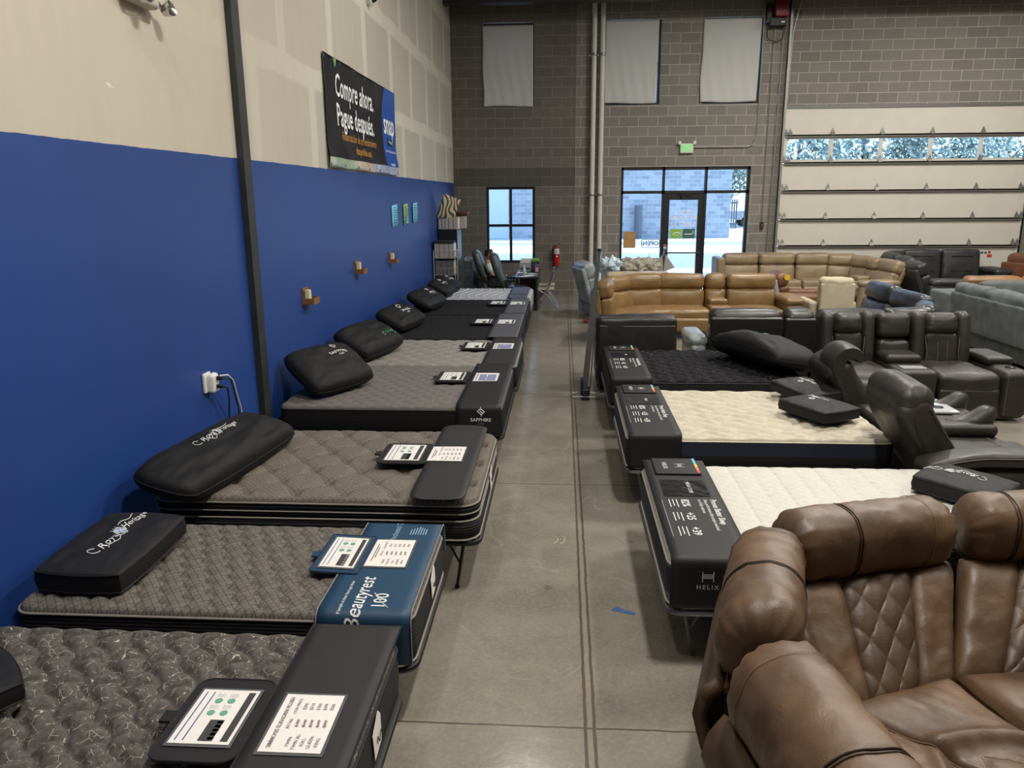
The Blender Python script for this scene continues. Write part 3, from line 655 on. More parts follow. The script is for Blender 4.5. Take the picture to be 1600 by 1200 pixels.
fab = {
 'b1': fleck_fabric('quilt_charcoal_fleck', '#56524f', '#cdc6b4', 24, .013, .58),
 'b2': crosshatch('quilt_grey_check', '#67625c', '#34312f', .034, rad(38)),
 'b3': crosshatch('quilt_taupe_check', '#6e675f', '#45403b', .026, rad(45)),
 'b4': mat('knit_grey', '#6b6764', .9, 0, .2, 60, .4, 300, .2), 'b5': mat('knit_light_grey', '#85817c', .9, 0, .18, 50, .4, 300, .2),
 'b6': fleck_fabric('quilt_black', '#1b1b1d', '#5c5c60', 24, .02, .66), 'b8': mat('knit_pale_grey', '#a9adb4', .9, 0, .1, 60, .3, 200, .2),
 'hA': mat('knit_white', '#c0beb6', .85, 0, .05, 40, .5, 160, .2), 'hB': mat('knit_cream', '#b9b1a1', .85, 0, .1, 18, .5, 160, .2),
 'hC': fleck_fabric('quilt_black_speck', '#18181c', '#9a9aa0', 34, .028, .70)}
side_dark = ribbed('mattress_side_dark', '#121113', '#262423', .022, .12, .8)
side_pin = ribbed('mattress_side_pinstripe', '#1c1c1e', '#75736f', .018, .06, .7)
side_blk = mat('mattress_side_black', '#121214', .85, 0, .15, 40, .3, 200)
side_navy = mat('mattress_side_navy', '#1d2233', .85, 0, .15, 40)
side_grey = mat('mattress_side_grey', '#6f7073', .85, 0, .15, 40)
pipe_d = mat('piping_dark', '#2a2827', .7); pipe_l = mat('piping_light', '#8a837a', .7); pipe_c = mat('piping_cream', '#d5cdb8', .7)
deck_m = mat('frame_deck_black', '#0d0d0e', .8); rail_m = mat('frame_rail_grey', '#6d6e70', .4, .7); rail_b = mat('frame_rail_black', '#141416', .45, .3)

def mattress(label, x0, x1, y0, y1, zb, zt, fabm, quilt, side=side_dark, pipe=pipe_d, r=.09, step=.014, edge=.035, pillow_top=0, dome=.0, foot_side=None, base_band=None):
    t_ = root('mattress', label, 'mattress', ((x0+x1)/2, (y0+y1)/2, zb))
    L, W = x1-x0, y1-y0; cx, cy = (x0+x1)/2, (y0+y1)/2
    nx, ny = int(L/step), int(W/step)
    # non-uniform ends so that the rounded edge is smooth
    def axis(n, Ln): 
        a = np.linspace(-Ln/2, Ln/2, n+1); e = edge*(1-np.cos(np.linspace(0, PI/2, 5)))[1:-1]
        return np.unique(np.concatenate([a, -Ln/2+e, Ln/2-e]))
    X, Y = np.meshgrid(axis(nx, L), axis(ny, W), indexing='ij')
    e = np.minimum(L/2-np.abs(X), W/2-np.abs(Y))
    ax, ay = np.abs(X)-(L/2-r), np.abs(Y)-(W/2-r); c = (ax > 0) & (ay > 0)
    m = np.maximum(ax, ay); d = np.hypot(ax, ay); k = np.where(c, m/np.maximum(d, 1e-9), 1)
    PX = np.where(c, np.sign(X)*((L/2-r)+ax*k), X); PY = np.where(c, np.sign(Y)*((W/2-r)+ay*k), Y)
    ee = np.clip(edge-e, 0, edge); drop = edge-np.sqrt(np.maximum(edge**2-ee**2, 0))
    mask = np.clip(e/.05, 0, 1)
    QQ = quilt(PX, PY); Z = zt-drop+(QQ-QQ.max())*mask+dome*(1-(X/L*2)**4)*(1-(Y/W*2)**4)
    mb = MB(); mb.grid(np.stack([PX+cx, PY+cy, Z], -1)); part('top_panel', mb, fabm, t_, angle=None)
    prof = []; zt2 = zt-edge
    if pillow_top:
        zg = zt2-pillow_top
        prof = [(zt2, 0), (zt2-.01, .004), (zg+.02, .006), (zg, -.012), (zg-.012, -.014), (zg-.03, .004), ((zb+zg)/2, .008), (zb+.02, .004), (zb, -.02)]
        pz = [zt2, zg+.018, zg-.028, zb+.01]
    else:
        prof = [(zt2, 0), (zt2-.02, .004), ((zb+zt2)/2, .009), (zb+.02, .003), (zb, -.02)]; pz = [zt2, zb+.012]
    R = []
    for z, o in prof:
        P = rrect(x0-o, x1+o, y0-o, y1+o, r, z, 6)
        R.append(P)
    mb = MB(); mb.grid(R, wrapv=True, flip=True); b = len(R[0]); mb.add(R[-1], [tuple(range(b))[::-1]])
    part('side_border', mb, side, t_, angle=None)
    for z in pz:
        mb = MB(); mb.tube(rrect(x0-.004, x1+.004, y0-.004, y1+.004, r, z, 8), .006, 6, closed=True); part('piping', mb, pipe, t_)
    if base_band:
        mb = MB(); R = [rrect(x0-o, x1+o, y0-o, y1+o, r+.005, z, 6) for z, o in ((base_band[0], .010), (base_band[1], .011))]; mb.grid(R, wrapv=True, flip=True); part('side_band', mb, base_band[2], t_)
    return t_
def bed_frame(label, x0, x1, y0, y1, z, m=rail_b, splay=.06):
    t_ = root('platform_bed_frame', label, 'bed frame', ((x0+x1)/2, (y0+y1)/2, 0))
    mb = MB(); mb.tube(rrect(x0-.005, x1+.005, y0-.005, y1+.005, .07, z-.02, 6), .016, 8, closed=True); part('rail', mb, m, t_)
    mb = MB(); mb.bx(x0+.02, x1-.02, y0+.02, y1-.02, z-.012, z-.003)
    for q in (.25, .5, .75): mb.bx(x0, x1, y0+(y1-y0)*q-.012, y0+(y1-y0)*q+.012, z-.035, z-.014)
    part('deck', mb, deck_m, t_, False)
    for xx in (x0+.10, (x0+x1)/2, x1-.10):
        for s_ in (-1, 1):
            yy = y0+.09 if s_ < 0 else y1-.09; xs_ = xx+(.05 if xx < (x0+x1)/2 else -.05)
            mb = MB(); mb.tube([(xx, yy, z-.02), (xx, yy, z-.06), (xs_, yy+s_*(-.02), .012), (xs_, yy+s_*(-.02), .0)], .011, 8)
            mb.tube([(xx+.11*(1 if xs_ > xx else -1), yy-s_*.0, z-.03), (xx+(xs_-xx)*.5, yy-s_*.01, z*.45)], .007, 6)
            mb.lathe([(.016, 0), (.016, .02), (.011, .02)], (xs_, yy-s_*.02, 0), 10)
            part('leg', mb, m, t_)
    return t_
cov_dark = mat('cover_charcoal', '#1e1d1e', .65, 0, .1, 12, .15, 300); cov_blk = mat('cover_black', '#0f0f11', .6, 0, .12, 10, .12, 200)
cov_blue = mat('cover_teal_blue', '#143a56', .55, 0, .08, 8, .1, 200); paper_m = mat('paper_white', '#dcd9d4', .6, 0, .03, 3)
sleeve = mat('clear_sleeve_grey', '#55555a', .25); ink = mat('ink_grey', '#6a6769', .7); ink_d = mat('ink_dark', '#37363a', .7); ink_b = mat('ink_blue', '#3c5796', .7); ink_r = mat('ink_red', '#8a4a56', .7)
thread = mat('thread_white', '#d9d9d6', .7)
class Cover:
    """strip over the foot end: path across the bed (near drape, top, far drape)"""
    def __init__(s, x0, x1, y0, y1, zt, near, far, wob=0, r=.035, over=.012):
        s.x0, s.x1, s.y0, s.y1, s.zt, s.near, s.far, s.r, s.wob = x0, x1, y0-over, y1+over, zt+.014, near, far, r, wob
        s.a = near; s.b = s.a+r*PI/2 if near else 0; s.c = s.b+(s.y1-s.y0)-(2*r if near and far else (r if (near or far) else 0))
        s.d = s.c+(r*PI/2 if far else 0); s.e = s.d+far
    def __call__(s, x, t, d=0):   # t measured from near edge of the TOP (t=0 at y0)
        q = t+(s.b if s.near else 0); r = s.r
        if s.near and q < s.a: y, z, n = s.y0, s.zt-r-(s.a-q), (-1, 0)
        elif s.near and q < s.b: a = (q-s.a)/r; y, z, n = s.y0+r-r*cos(a), s.zt-r+r*sin(a), (-cos(a), sin(a))
        elif q < s.c or not s.far: y, z, n = s.y0+(r if s.near else 0)+(q-s.b), s.zt, (0, 1)
        elif q < s.d: a = (q-s.c)/r; y, z, n = s.y1-r+r*sin(a), s.zt-r+r*cos(a), (sin(a), cos(a))
        else: y, z, n = s.y1, s.zt-r-(q-s.d), (1, 0)
        w_ = s.wob*noise.noise(Vector((x*5, t*3, s.zt))); d = d+w_
        return (x, y+n[0]*d, z+n[1]*d)
    def t0(s): return -s.b if s.near else 0
    def t1(s): return s.e-(s.b if s.near else 0)
    def build(s, label, m, group=None, round_=0, edge=None):
        t_ = root('foot_cover', label, 'foot cover', ((s.x0+s.x1)/2, (s.y0+s.y1)/2, s.zt), group)
        ts = np.linspace(s.t0(), s.t1(), 70); P = []
        for u in np.linspace(0, 1, 9):
            row = []
            for t in ts:
                q = 0
                if round_:
                    dd = min(t-s.t0(), s.t1()-t)
                    if dd < round_: q = round_-math.sqrt(max(0, round_**2-(round_-dd)**2))
                row.append(s(s.x0+q+(s.x1-s.x0-2*q)*u, t, 0))
            P.append(row)
        mb = MB(); mb.grid(P); o = part('cover_sheet', mb, m, t_, angle=None); md = o.modifiers.new('t', 'SOLIDIFY'); md.thickness = .006; md.offset = 1
        s.t_ = t_; s.P = P
        if edge:
            mb = MB(); mb.tube([s(x, t, .006) for x, t in [(P[0][k][0], ts[k]) for k in range(70)]], .003, 5); mb.tube([s(x, t, .006) for x, t in [(P[-1][k][0], ts[k]) for k in range(70)]], .003, 5); part('edge_binding', mb, edge, t_)
        return t_
def sheet_print(t_, fn, w_, h_, kind, full=True):
    """printed paper: fn(u,v,d) with u = reading direction, v = up; paper w_ along u, h_ along v"""
    mb = MB(); mb.grid([[fn(u, v, .0035) for v in np.linspace(-h_/2-.01, h_/2+.01, 5)] for u in np.linspace(-w_/2-.012, w_/2+.012, 5)]); part('clear_sleeve', mb, sleeve, t_, angle=None)
    mb = MB(); mb.grid([[fn(u, v, .0055) for v in np.linspace(-h_/2, h_/2, 5)] for u in np.linspace(-w_/2, w_/2, 5)]); p = part('price_sheet' if kind != 'spec' else 'information_sheet', mb, paper_m, t_, angle=None)
    F = lambda u, v: fn(u, v, .007)
    if kind == 'spec':
        mb = MB(); rect(mb, F, -w_*.45, w_*.45, h_*.40, h_*.42, 0); rect(mb, F, -w_*.45, w_*.45, h_*.27, h_*.29, 0)
        rect(mb, F, -w_*.45, w_*.45, -h_*.45, -h_*.33, 1); rect(mb, F, -w_*.45, -w_*.08, -h_*.2, h_*.04, 1)
        for k in range(5): rect(mb, F, -w_*.43+k*w_*.07, -w_*.38+k*w_*.07, -h_*.19, -h_*.1, 2)
        for (a, b) in ((.05, .12), (.28, .12), (.28, -.1), (.05, -.1)):
            V, Fc = [], []; n = 14
            V = [F(w_*a+.014*cos(2*PI*k/n), h_*b+.014*sin(2*PI*k/n)) for k in range(n)]; mb.add(V, [tuple(range(n))], 3)
            if full:
                for q in range(4): rect(mb, F, w_*(a+.07), w_*(a+.15)-.004*(q % 2), h_*b+.012-q*.008, h_*b+.0145-q*.008, 2)
        part('print_blocks', mb, [ink_b, ink_d, mat('ink_pale', '#a3a0a2', .7), mat('ink_green', '#5f9a86', .7)], p, False)
    elif kind == 'photo':
        mb = MB(); rect(mb, F, -w_*.45, w_*.3, -h_*.42, h_*.3, 0); rect(mb, F, -w_*.3, w_*.25, -h_*.05, h_*.0, 1); rect(mb, F, -w_*.45, w_*.4, h_*.38, h_*.42, 2); part('print_blocks', mb, [mat('print_lavender', '#7d84a6', .6), paper_m, ink], p, False)
    else:
        mb = MB()
        if kind.startswith('SIMM'): put_text(mb, kind, h_*.10, F, 0, h_*.36, bold=.01)
        else:
            rect(mb, F, -w_*.32, w_*.32, h_*.375, h_*.40); rect(mb, F, -w_*.2, w_*.2, h_*.32, h_*.345)
        put_text(mb, 'RETAIL', h_*.08, F, -.03*w_, h_*.21); put_text(mb, 'OUR PRICE', h_*.08, F, w_*.28, h_*.21)
        for q, (a, b, c_) in enumerate((('TWIN:', '$499', '$290'), ('TWIN XL:', '$549', '$310'), ('FULL:', '$599', '$350'), ('QUEEN:', '$699', '$399'), ('KING:', '$899', '$500'))):
            vv = h_*(.08-q*.115); put_text(mb, a, h_*.085, F, -w_*.33, vv); put_text(mb, b, h_*.085, F, -w_*.02, vv); put_text(mb, c_, h_*.085, F, w_*.28, vv)
        part('lettering', mb, ink, p, False)
        mb = MB()
        for q in range(5): vv = h_*(.08-q*.115); mb.add([F(-w_*.09, vv-.003), F(w_*.05, vv+.003), F(w_*.05, vv+.0055), F(-w_*.09, vv-.0005)], [(0, 1, 2, 3)])
        part('strike_through', mb, ink_r, p, False)
def flap(t_, x0, x1, y0, y1, z, m, r=.04, kind='spec', full=True, tab=True, tilt=0., edge=None, wk=.80, hk=.72):
    """stiff flap hinged to the cover, lying toward the head; sheet reads along +y with its top to -x"""
    mb = MB(); P = rrect(x0, x1, y0, y1, r, z, 5); Q = [(a, b, c+.014+(x1-a)*tilt) for a, b, c in P]; P = [(a, b, c+(x1-a)*tilt) for a, b, c in P]
    n = len(P); mb.add(P+Q, [tuple(range(n))[::-1], tuple(range(n, 2*n))]+[(i, (i+1) % n, n+(i+1) % n, n+i) for i in range(n)])
    o = part('info_flap', mb, m, t_, angle=rad(30))
    mb = MB(); mb.tube([(a, b, c-.002) for a, b, c in Q], .005, 6, closed=True); part('edge_binding', mb, edge or m, o)
    cx, cy = (x0+x1)/2, (y0+y1)/2
    fn = lambda u, v, d=0: (cx-v, cy+u, z+.0145+(x1-(cx-v))*tilt+d)
    sheet_print(o, fn, (y1-y0)*wk, (x1-x0)*hk, kind, full)
    if tab:
        mb = MB(); mb.puff((x0-.02, cy, z+.008), (.03, .03, .007), .005, n=3); part('pull_tab', mb, m, o)
def top_fn(cv, cx, cy): return lambda u, v, d=0: cv(cx-v, cy+u-cv.y0-(cv.r if cv.near else 0), d+.006)   # reads along +y, up = -x

# --- left row
BED = {1: (-2.62, -.68, 1.40, 2.90, .36, .62), 2: (-2.56, -.67, 3.10, 4.07, .32, .585), 3: (-2.53, -.50, 4.32, 5.74, .38, .65), 4: (-2.56, -.53, 6.60, 8.33, .32, .60),
       5: (-2.56, -.50, 8.37, 9.93, .32, .60), 6: (-2.56, -.57, 10.02, 12.08, .32, .60), 7: (-2.56, -.57, 12.16, 13.98, .32, .60), 8: (-2.56, -.58, 14.06, 15.72, .34, .60)}
B = BED
mattress('charcoal quilted mattress with pale twig flecks, nearest to the camera on the left', *B[1], fab['b1'], lambda x, y: q_diamond(x, y, .152, .165, .02, .155, .050, .42), side_pin, pipe_d, step=.008)
mattress('narrow dark grey mattress with wavy diagonal quilting under the blue foot cover', *B[2], fab['b2'], lambda x, y: q_lines(x, y, rad(28), .105, .016, .12, .024, .45), side_pin, pipe_l, step=.009)
mattress('pillow-top taupe check mattress with deep tufts, wrapped by no side drape', *B[3], fab['b3'], lambda x, y: q_tuft(x, y, .31, .40, .032, .045, .35)+.006*np.sin(x*9+y*4)*np.sin(y*11), side_pin, pipe_l, pillow_top=.07, step=.012, edge=.04, r=.12)
mattress('grey knit mattress with tight small tufts, beside the cover with the diamond S emblem', *B[4], fab['b4'], lambda x, y: q_tuft(x, y, .15, .19, .012, .03, .3), side_dark, pipe_d, step=.016)
mattress('light grey mattress with wider soft tufts, fifth from the camera on the left', *B[5], fab['b5'], lambda x, y: q_tuft(x, y, .24, .3, .018, .045, .3), side_dark, pipe_d, step=.02)
mattress('black finely quilted wide mattress, sixth from the camera on the left', *B[6], fab['b6'], lambda x, y: q_diamond(x, y, .12, .14, 0, .15, .012), side_dark, pipe_d, step=.022)
mattress('black quilted mattress directly in front of the pale grey wavy one', *B[7], fab['b6'], lambda x, y: q_diamond(x, y, .16, .18, 0, .15, .012), side_dark, pipe_d, step=.025)
m8 = mattress('pale grey mattress with thin white wavy lines, farthest in the left row', *B[8], fab['b8'], lambda x, y: q_lines(x, y, 0, .22, .03, .6, .006), mat('side_pale', '#8f939b', .85, 0, .1, 30), pipe_l, step=.03)
mb = MB()
for k in range(8):
    xx = -2.25+k*.16; mb.tube([(xx+.05*sin(yy*5+k*.3)+.12*(yy-14.1), yy, .612) for yy in np.linspace(14.12, 15.66, 30)], .006, 5)
part('wavy_stripes', mb, thread, m8)
fl_ = ['near bottom left corner', 'under the narrow mattress with the blue cover', 'under the taupe pillow-top mattress', 'under the grey mattress with the diamond S emblem cover', 'under the light grey tufted mattress', 'under the wide black mattress', 'under the second black mattress', 'under the pale wavy-line mattress']
for k in range(1, 9):
    b = B[k]; bed_frame('black metal platform bed frame '+fl_[k-1], b[0]+.02, b[1]-.0, b[2]+.02, b[3]-.02, b[4])

# foot covers
c1 = Cover(-1.05, -.67, 1.36, 2.90, .632, 0, .0, .002); t_ = c1.build('charcoal foot cover with price sheet on the fleck mattress nearest the camera', cov_dark, edge=cov_blk)
flap(t_, -1.345, -1.052, 2.065, 2.50, .645, cov_blk, .05, wk=.66, hk=.72)
sheet_print(t_, top_fn(c1, -.885, 2.275), .30, .212, 'SIMMONS ELKHORN PLUSH')
c2 = Cover(-1.10, -.665, 3.09, 4.08, .590, .2, .12, .002, .05); t_ = c2.build('teal blue foot cover with white script lettering on the narrow mattress', cov_blue, edge=pipe_l)
flap(t_, -1.245, -1.0, 3.44, 3.865, .600, cov_blue, .015, tilt=.04, edge=mat('cover_navy', '#0d2138', .5))
sheet_print(t_, top_fn(c2, -.885, 3.675), .31, .21, 'lines')
mb = MB(); F = lambda u, v: top_fn(c2, -.93, 3.13)(u, v, .002)
put_text(mb, 'Beautyrest', .104, F, .085, -.0, shear=.25, bold=.006, sx=.86); part('lettering', mb, thread, t_, False)
mb = MB(); put_text(mb, 'People at their best get their', .024, F, .10, .07); part('lettering', mb, thread, t_, False)
mb = MB(); put_text(mb, '100', .092, F, .06, -.105, bold=.006); mb.tube([(*F(.0, -.15)[:2], F(.0, -.15)[2]), F(.06, -.10), F(.13, -.06)], .003, 4); part('lettering', mb, thread, t_, False)
mb = MB(); put_text(mb, 'Pocketed Coil', .05, F, .84, -.02); 
for q in range(7): rect(mb, F, .78, .88-.01*abs(q-3), -.10-q*.014, -.105-q*.014)
part('lettering', mb, mat('thread_pale_blue', '#86a8b8', .7), t_, False)
c3 = Cover(-.905, -.565, 4.24, 5.73, .672, 0, 0, .003); t_ = c3.build('charcoal round-cornered foot cover lying on the taupe tufted mattress', cov_dark, round_=.09)
flap(t_, -1.24, -.91, 4.84, 5.25, .682, cov_blk, .04)
sheet_print(t_, top_fn(c3, -.785, 5.045), .30, .235, 'lines')
for key, xa, xb, lab, m_ in ((4, -.935, -.53, 'charcoal foot cover with silver diamond S emblem on its side drape', cov_blk), (5, -.885, -.51, 'charcoal foot cover with two sheets on the light grey tufted mattress', cov_dark), (6, -.98, -.58, 'grey foot cover with two white sheets on the wide black mattress', mat('cover_grey', '#4a4a4e', .6)), (7, -.93, -.58, 'grey foot cover with two white sheets on the second black mattress', mat('cover_grey')), (8, -1.0, -.64, 'slate grey foot cover on the pale wavy-line mattress', mat('cover_slate', '#4b4d58', .6))):
    b = B[key]; cv = Cover(xa, xb, b[2]+.0, b[3]-.0, b[5]+.004, .24 if key == 4 else .0, .0, .003); t_ = cv.build(lab, m_)
    cy = (b[2]+b[3])/2
    if key < 8:
        flap(t_, xa-.33, xa-.01, cy-.02, cy+.42, b[5]+.018, cov_blk, .02, full=False, kind='spec')
        sheet_print(t_, top_fn(cv, xa+.17, cy+.2), .36, .24, 'photo' if key < 6 else 'spec', False)
    else:
        mb = MB(); mb.puff(((xa+xb)/2, cy, b[5]+.03), (.15, .34, .006), .005, n=4); part('folded_band', mb, mat('cover_slate'), t_)
    if key == 4:
        fn = plane(((xa+xb)/2+.02, b[2]-.024, 0), (1, 0, 0), (0, 0, 1)); mb = MB()
        G = lambda u, v: fn(u, v, 0)
        G0 = G; G = lambda u, v: G0(u*.62, .567+(v-.485)*.62)
        mb.tube([G(-.00, .555), G(-.00, .535), G(-.05, .49), G(-.0, .445), G(.025, .467), G(-.005, .49)], .0045, 6); mb.tube([G(.005, .415), G(.005, .435), G(.055, .48), G(.005, .525), G(-.02, .503), G(.01, .48)], .0045, 6); part('emblem', mb, thread, t_)
        G = G0; mb = MB(); put_text(mb, 'SAPPHIRE', .044, G, 0, .490, bold=.01, sx=1.0); part('lettering', mb, thread, t_, False)
        mb = MB(); put_text(mb, 'SLEEP', .02, G, 0, .455, bold=0, space=1.3); part('lettering', mb, mat('thread_grey', '#8b8a88', .7), t_, False)
# white hand-written tags pinned to the foot sides
for k, (y_, z_) in enumerate(((2.42, .52), (3.62, .50), (5.08, .53))):
    x_ = BED[k+1][1]+.014; mb = MB(); mb.add([(x_, y_-.06, z_+.02), (x_+.004, y_-.055, z_-.085), (x_+.004, y_+.045, z_-.07), (x_, y_+.06, z_+.03), (x_+.002, y_+.02, z_+.07)], [(0, 1, 2, 3, 4)])
    o = solo('paper_tag', mb, mat('tag_white', '#e4e2dc', .6), ['white paper tag on the foot side of the fleck mattress nearest the camera', 'white paper tag on the foot side of the narrow mattress with the blue cover', 'white paper tag on the foot side of the taupe tufted mattress'][k], 'tag', 'paper tags on mattress ends', False); o.modifiers.new('t', 'SOLIDIFY').thickness = .002
    mb = MB(); mb.tube([(x_+.008, y_-.03+q*.012, z_-.03+.02*sin(q*1.7)) for q in range(6)], .002, 4); part('handwriting', mb, ink_d, o)

# --- right row
RB = {'A': (.57, 2.60, 3.68, 5.17, .33, .60), 'B': (.525, 2.56, 5.80, 7.33, .33, .60), 'C': (.505, 2.50, 7.72, 9.36, .33, .60)}
mattress('white ribbed mattress, nearest of the right row, behind the brown leather sectional', *RB['A'], fab['hA'], lambda x, y: .013*np.abs(np.sin(PI*x/.145))**.35+.003*np.sin(y*70)*np.sin(x*70), side_grey, pipe_c, step=.010, base_band=(.40, .545, side_navy))
mattress('cream mattress with leaf-shaped quilting and navy side, middle of the right row', *RB['B'], fab['hB'], lambda x, y: q_diamond(x, y+.02*np.sin(x*20), .30, .17, .03, .3, .034, .5), side_blk, pipe_c, step=.012, base_band=(.45, .56, side_navy))
mattress('black quilted mattress with tiny white specks, farthest of the right row', *RB['C'], fab['hC'], lambda x, y: q_diamond(x, y, .19, .2, .02, .19, .042, .5), side_blk, pipe_d, step=.014)
for k, lab in (('A', 'grey metal folding bed frame under the white ribbed mattress'), ('B', 'grey metal folding bed frame under the cream quilted mattress'), ('C', 'grey metal folding bed frame under the black speckled mattress')):
    b = RB[k]; bed_frame(lab, b[0], b[1], b[2], b[3], b[4], rail_m)
def helix_cover(k, lab, card, small):
    b = RB[k]; cv = Cover(b[0]-.0, b[0]+.415, b[2], b[3]-.0, b[5]+.012, .25, .10, .002, .03, .014); t_ = cv.build(lab, cov_blk, 'foot covers of the right row')
    W = b[3]-b[2]; xc = b[0]+.21
    fn = lambda u, v, d=.008: cv(xc+v, (b[3]-u)-cv.y0-cv.r, d)      # reads along -y, up = +x, u from far edge
    mb = MB(); mb.puff((b[0]+.21, b[3]-.16, b[5]+.038), (.15, .15, .009), .006, n=3); c_ = part('folded_card', mb, cov_blk, t_)
    fc = lambda u, v: (xc+v, b[3]-.16-u, b[5]+.0485)
    mb = MB(); put_text(mb, 'HELIX', .042, fc, 0, -.075, bold=.005, space=1.15); part('lettering', mb, thread, c_, False)
    mb = MB()
    for a in (-.028, .028): rect(mb, fc, a-.002, a+.002, -.01, .06)
    for v in (.013, .02, .027, .034): rect(mb, fc, -.028, .028, v, v+.0025)
    part('emblem', mb, thread, c_, False)
    mb = MB(); cs = ['#59a7dd', '#5fb7a5', '#e9b64a', '#e8843c', '#d9453c']
    for q in range(5): mb.bx(b[0]+.335, b[0]+.352, b[3]-.30+.056*(4-q), b[3]-.30+.056*(5-q), b[5]+.0485, b[5]+.0495, q)
    part('rainbow_stripe', mb, [mat('stripe_%d' % q, cs[q], .6) for q in range(5)], c_, False)
    mb = MB(); mb.grid([[fn(u, v, .009+.003*noise.noise(Vector((u*30, v*30, 0)))) for v in np.linspace(-.14, .14, 14)] for u in np.linspace(.40, .68, 14)]); p = part('clear_window', mb, mat('clear_plastic_dark', '#26272a', .12), t_)
    mb = MB(); put_text(mb, small, .034, lambda u, v: fn(u, v, .013), .54, .03); part('lettering', mb, thread, p, False)
    mb = MB(); G = lambda u, v: fn(u, v, .008)
    put_text(mb, 'Proven Better Sleep', .052, G, .73, .14, align='LEFT', bold=.015, sx=.86); put_text(mb, 'Sleep performance after people switched', .031, G, .73, .095, align='LEFT', sx=.86); put_text(mb, 'to a Helix mattress', .031, G, .73, .06, align='LEFT', sx=.86); part('lettering', mb, thread, t_, False)
    for q, s_ in enumerate(('82%', '+25', '+39')):
        mb = MB(); u0 = .73+q*.20; put_text(mb, s_, .068, G, u0, -.03, align='LEFT', bold=.012)
        for r_ in range(3): rect(mb, G, u0, u0+.12-.02*(r_ % 2), -.080-.022*r_, -.075-.022*r_)
        part('lettering', mb, thread, t_, False)
    mb = MB(); rect(mb, G, .74, 1.26, -.167, -.163, n=6); part('lettering', mb, mat('thread_grey'), t_, False)
    fs = plane((b[0]+.19, b[2]-.014-.008, 0), (1, 0, 0), (0, 0, 1)); mb = MB(); S = lambda u, v: fs(u, v)
    if k == 'A':
        for a in (-.028, .028): rect(mb, S, a-.002, a+.002, .500, .556)
        for v in (.518, .525, .532, .539): rect(mb, S, -.028, .028, v, v+.0028)
        part('emblem', mb, thread, t_, False)
    if k == 'A': mb = MB(); put_text(mb, 'HELIX', .034, S, 0, .468, space=1.35); part('lettering', mb, thread, t_, False)
    return cv
helix_cover('A', 'black foot cover with rainbow-edged card on the white ribbed mattress', '', 'HELIX CORE')
helix_cover('B', 'black foot cover with rainbow-edged card on the cream quilted mattress', '', 'HELIX')
helix_cover('C', 'black foot cover with rainbow-edged card on the black speckled mattress', '', 'HELIX')
mb = MB(); b = RB['B']; fn = plane((2.38, 5.90, .618), (1, 0, 0), (0, 1, 0)); mb.tube([fn(-.04, -.025), fn(.04, -.025), fn(.04, .025), fn(-.04, .025)], .003, 5, closed=True); put_text(mb, 'H', .04, fn, 0, 0); solo('woven_label', mb, thread, 'small white woven label near the head corner of the cream quilted mattress', 'label', smooth=False)

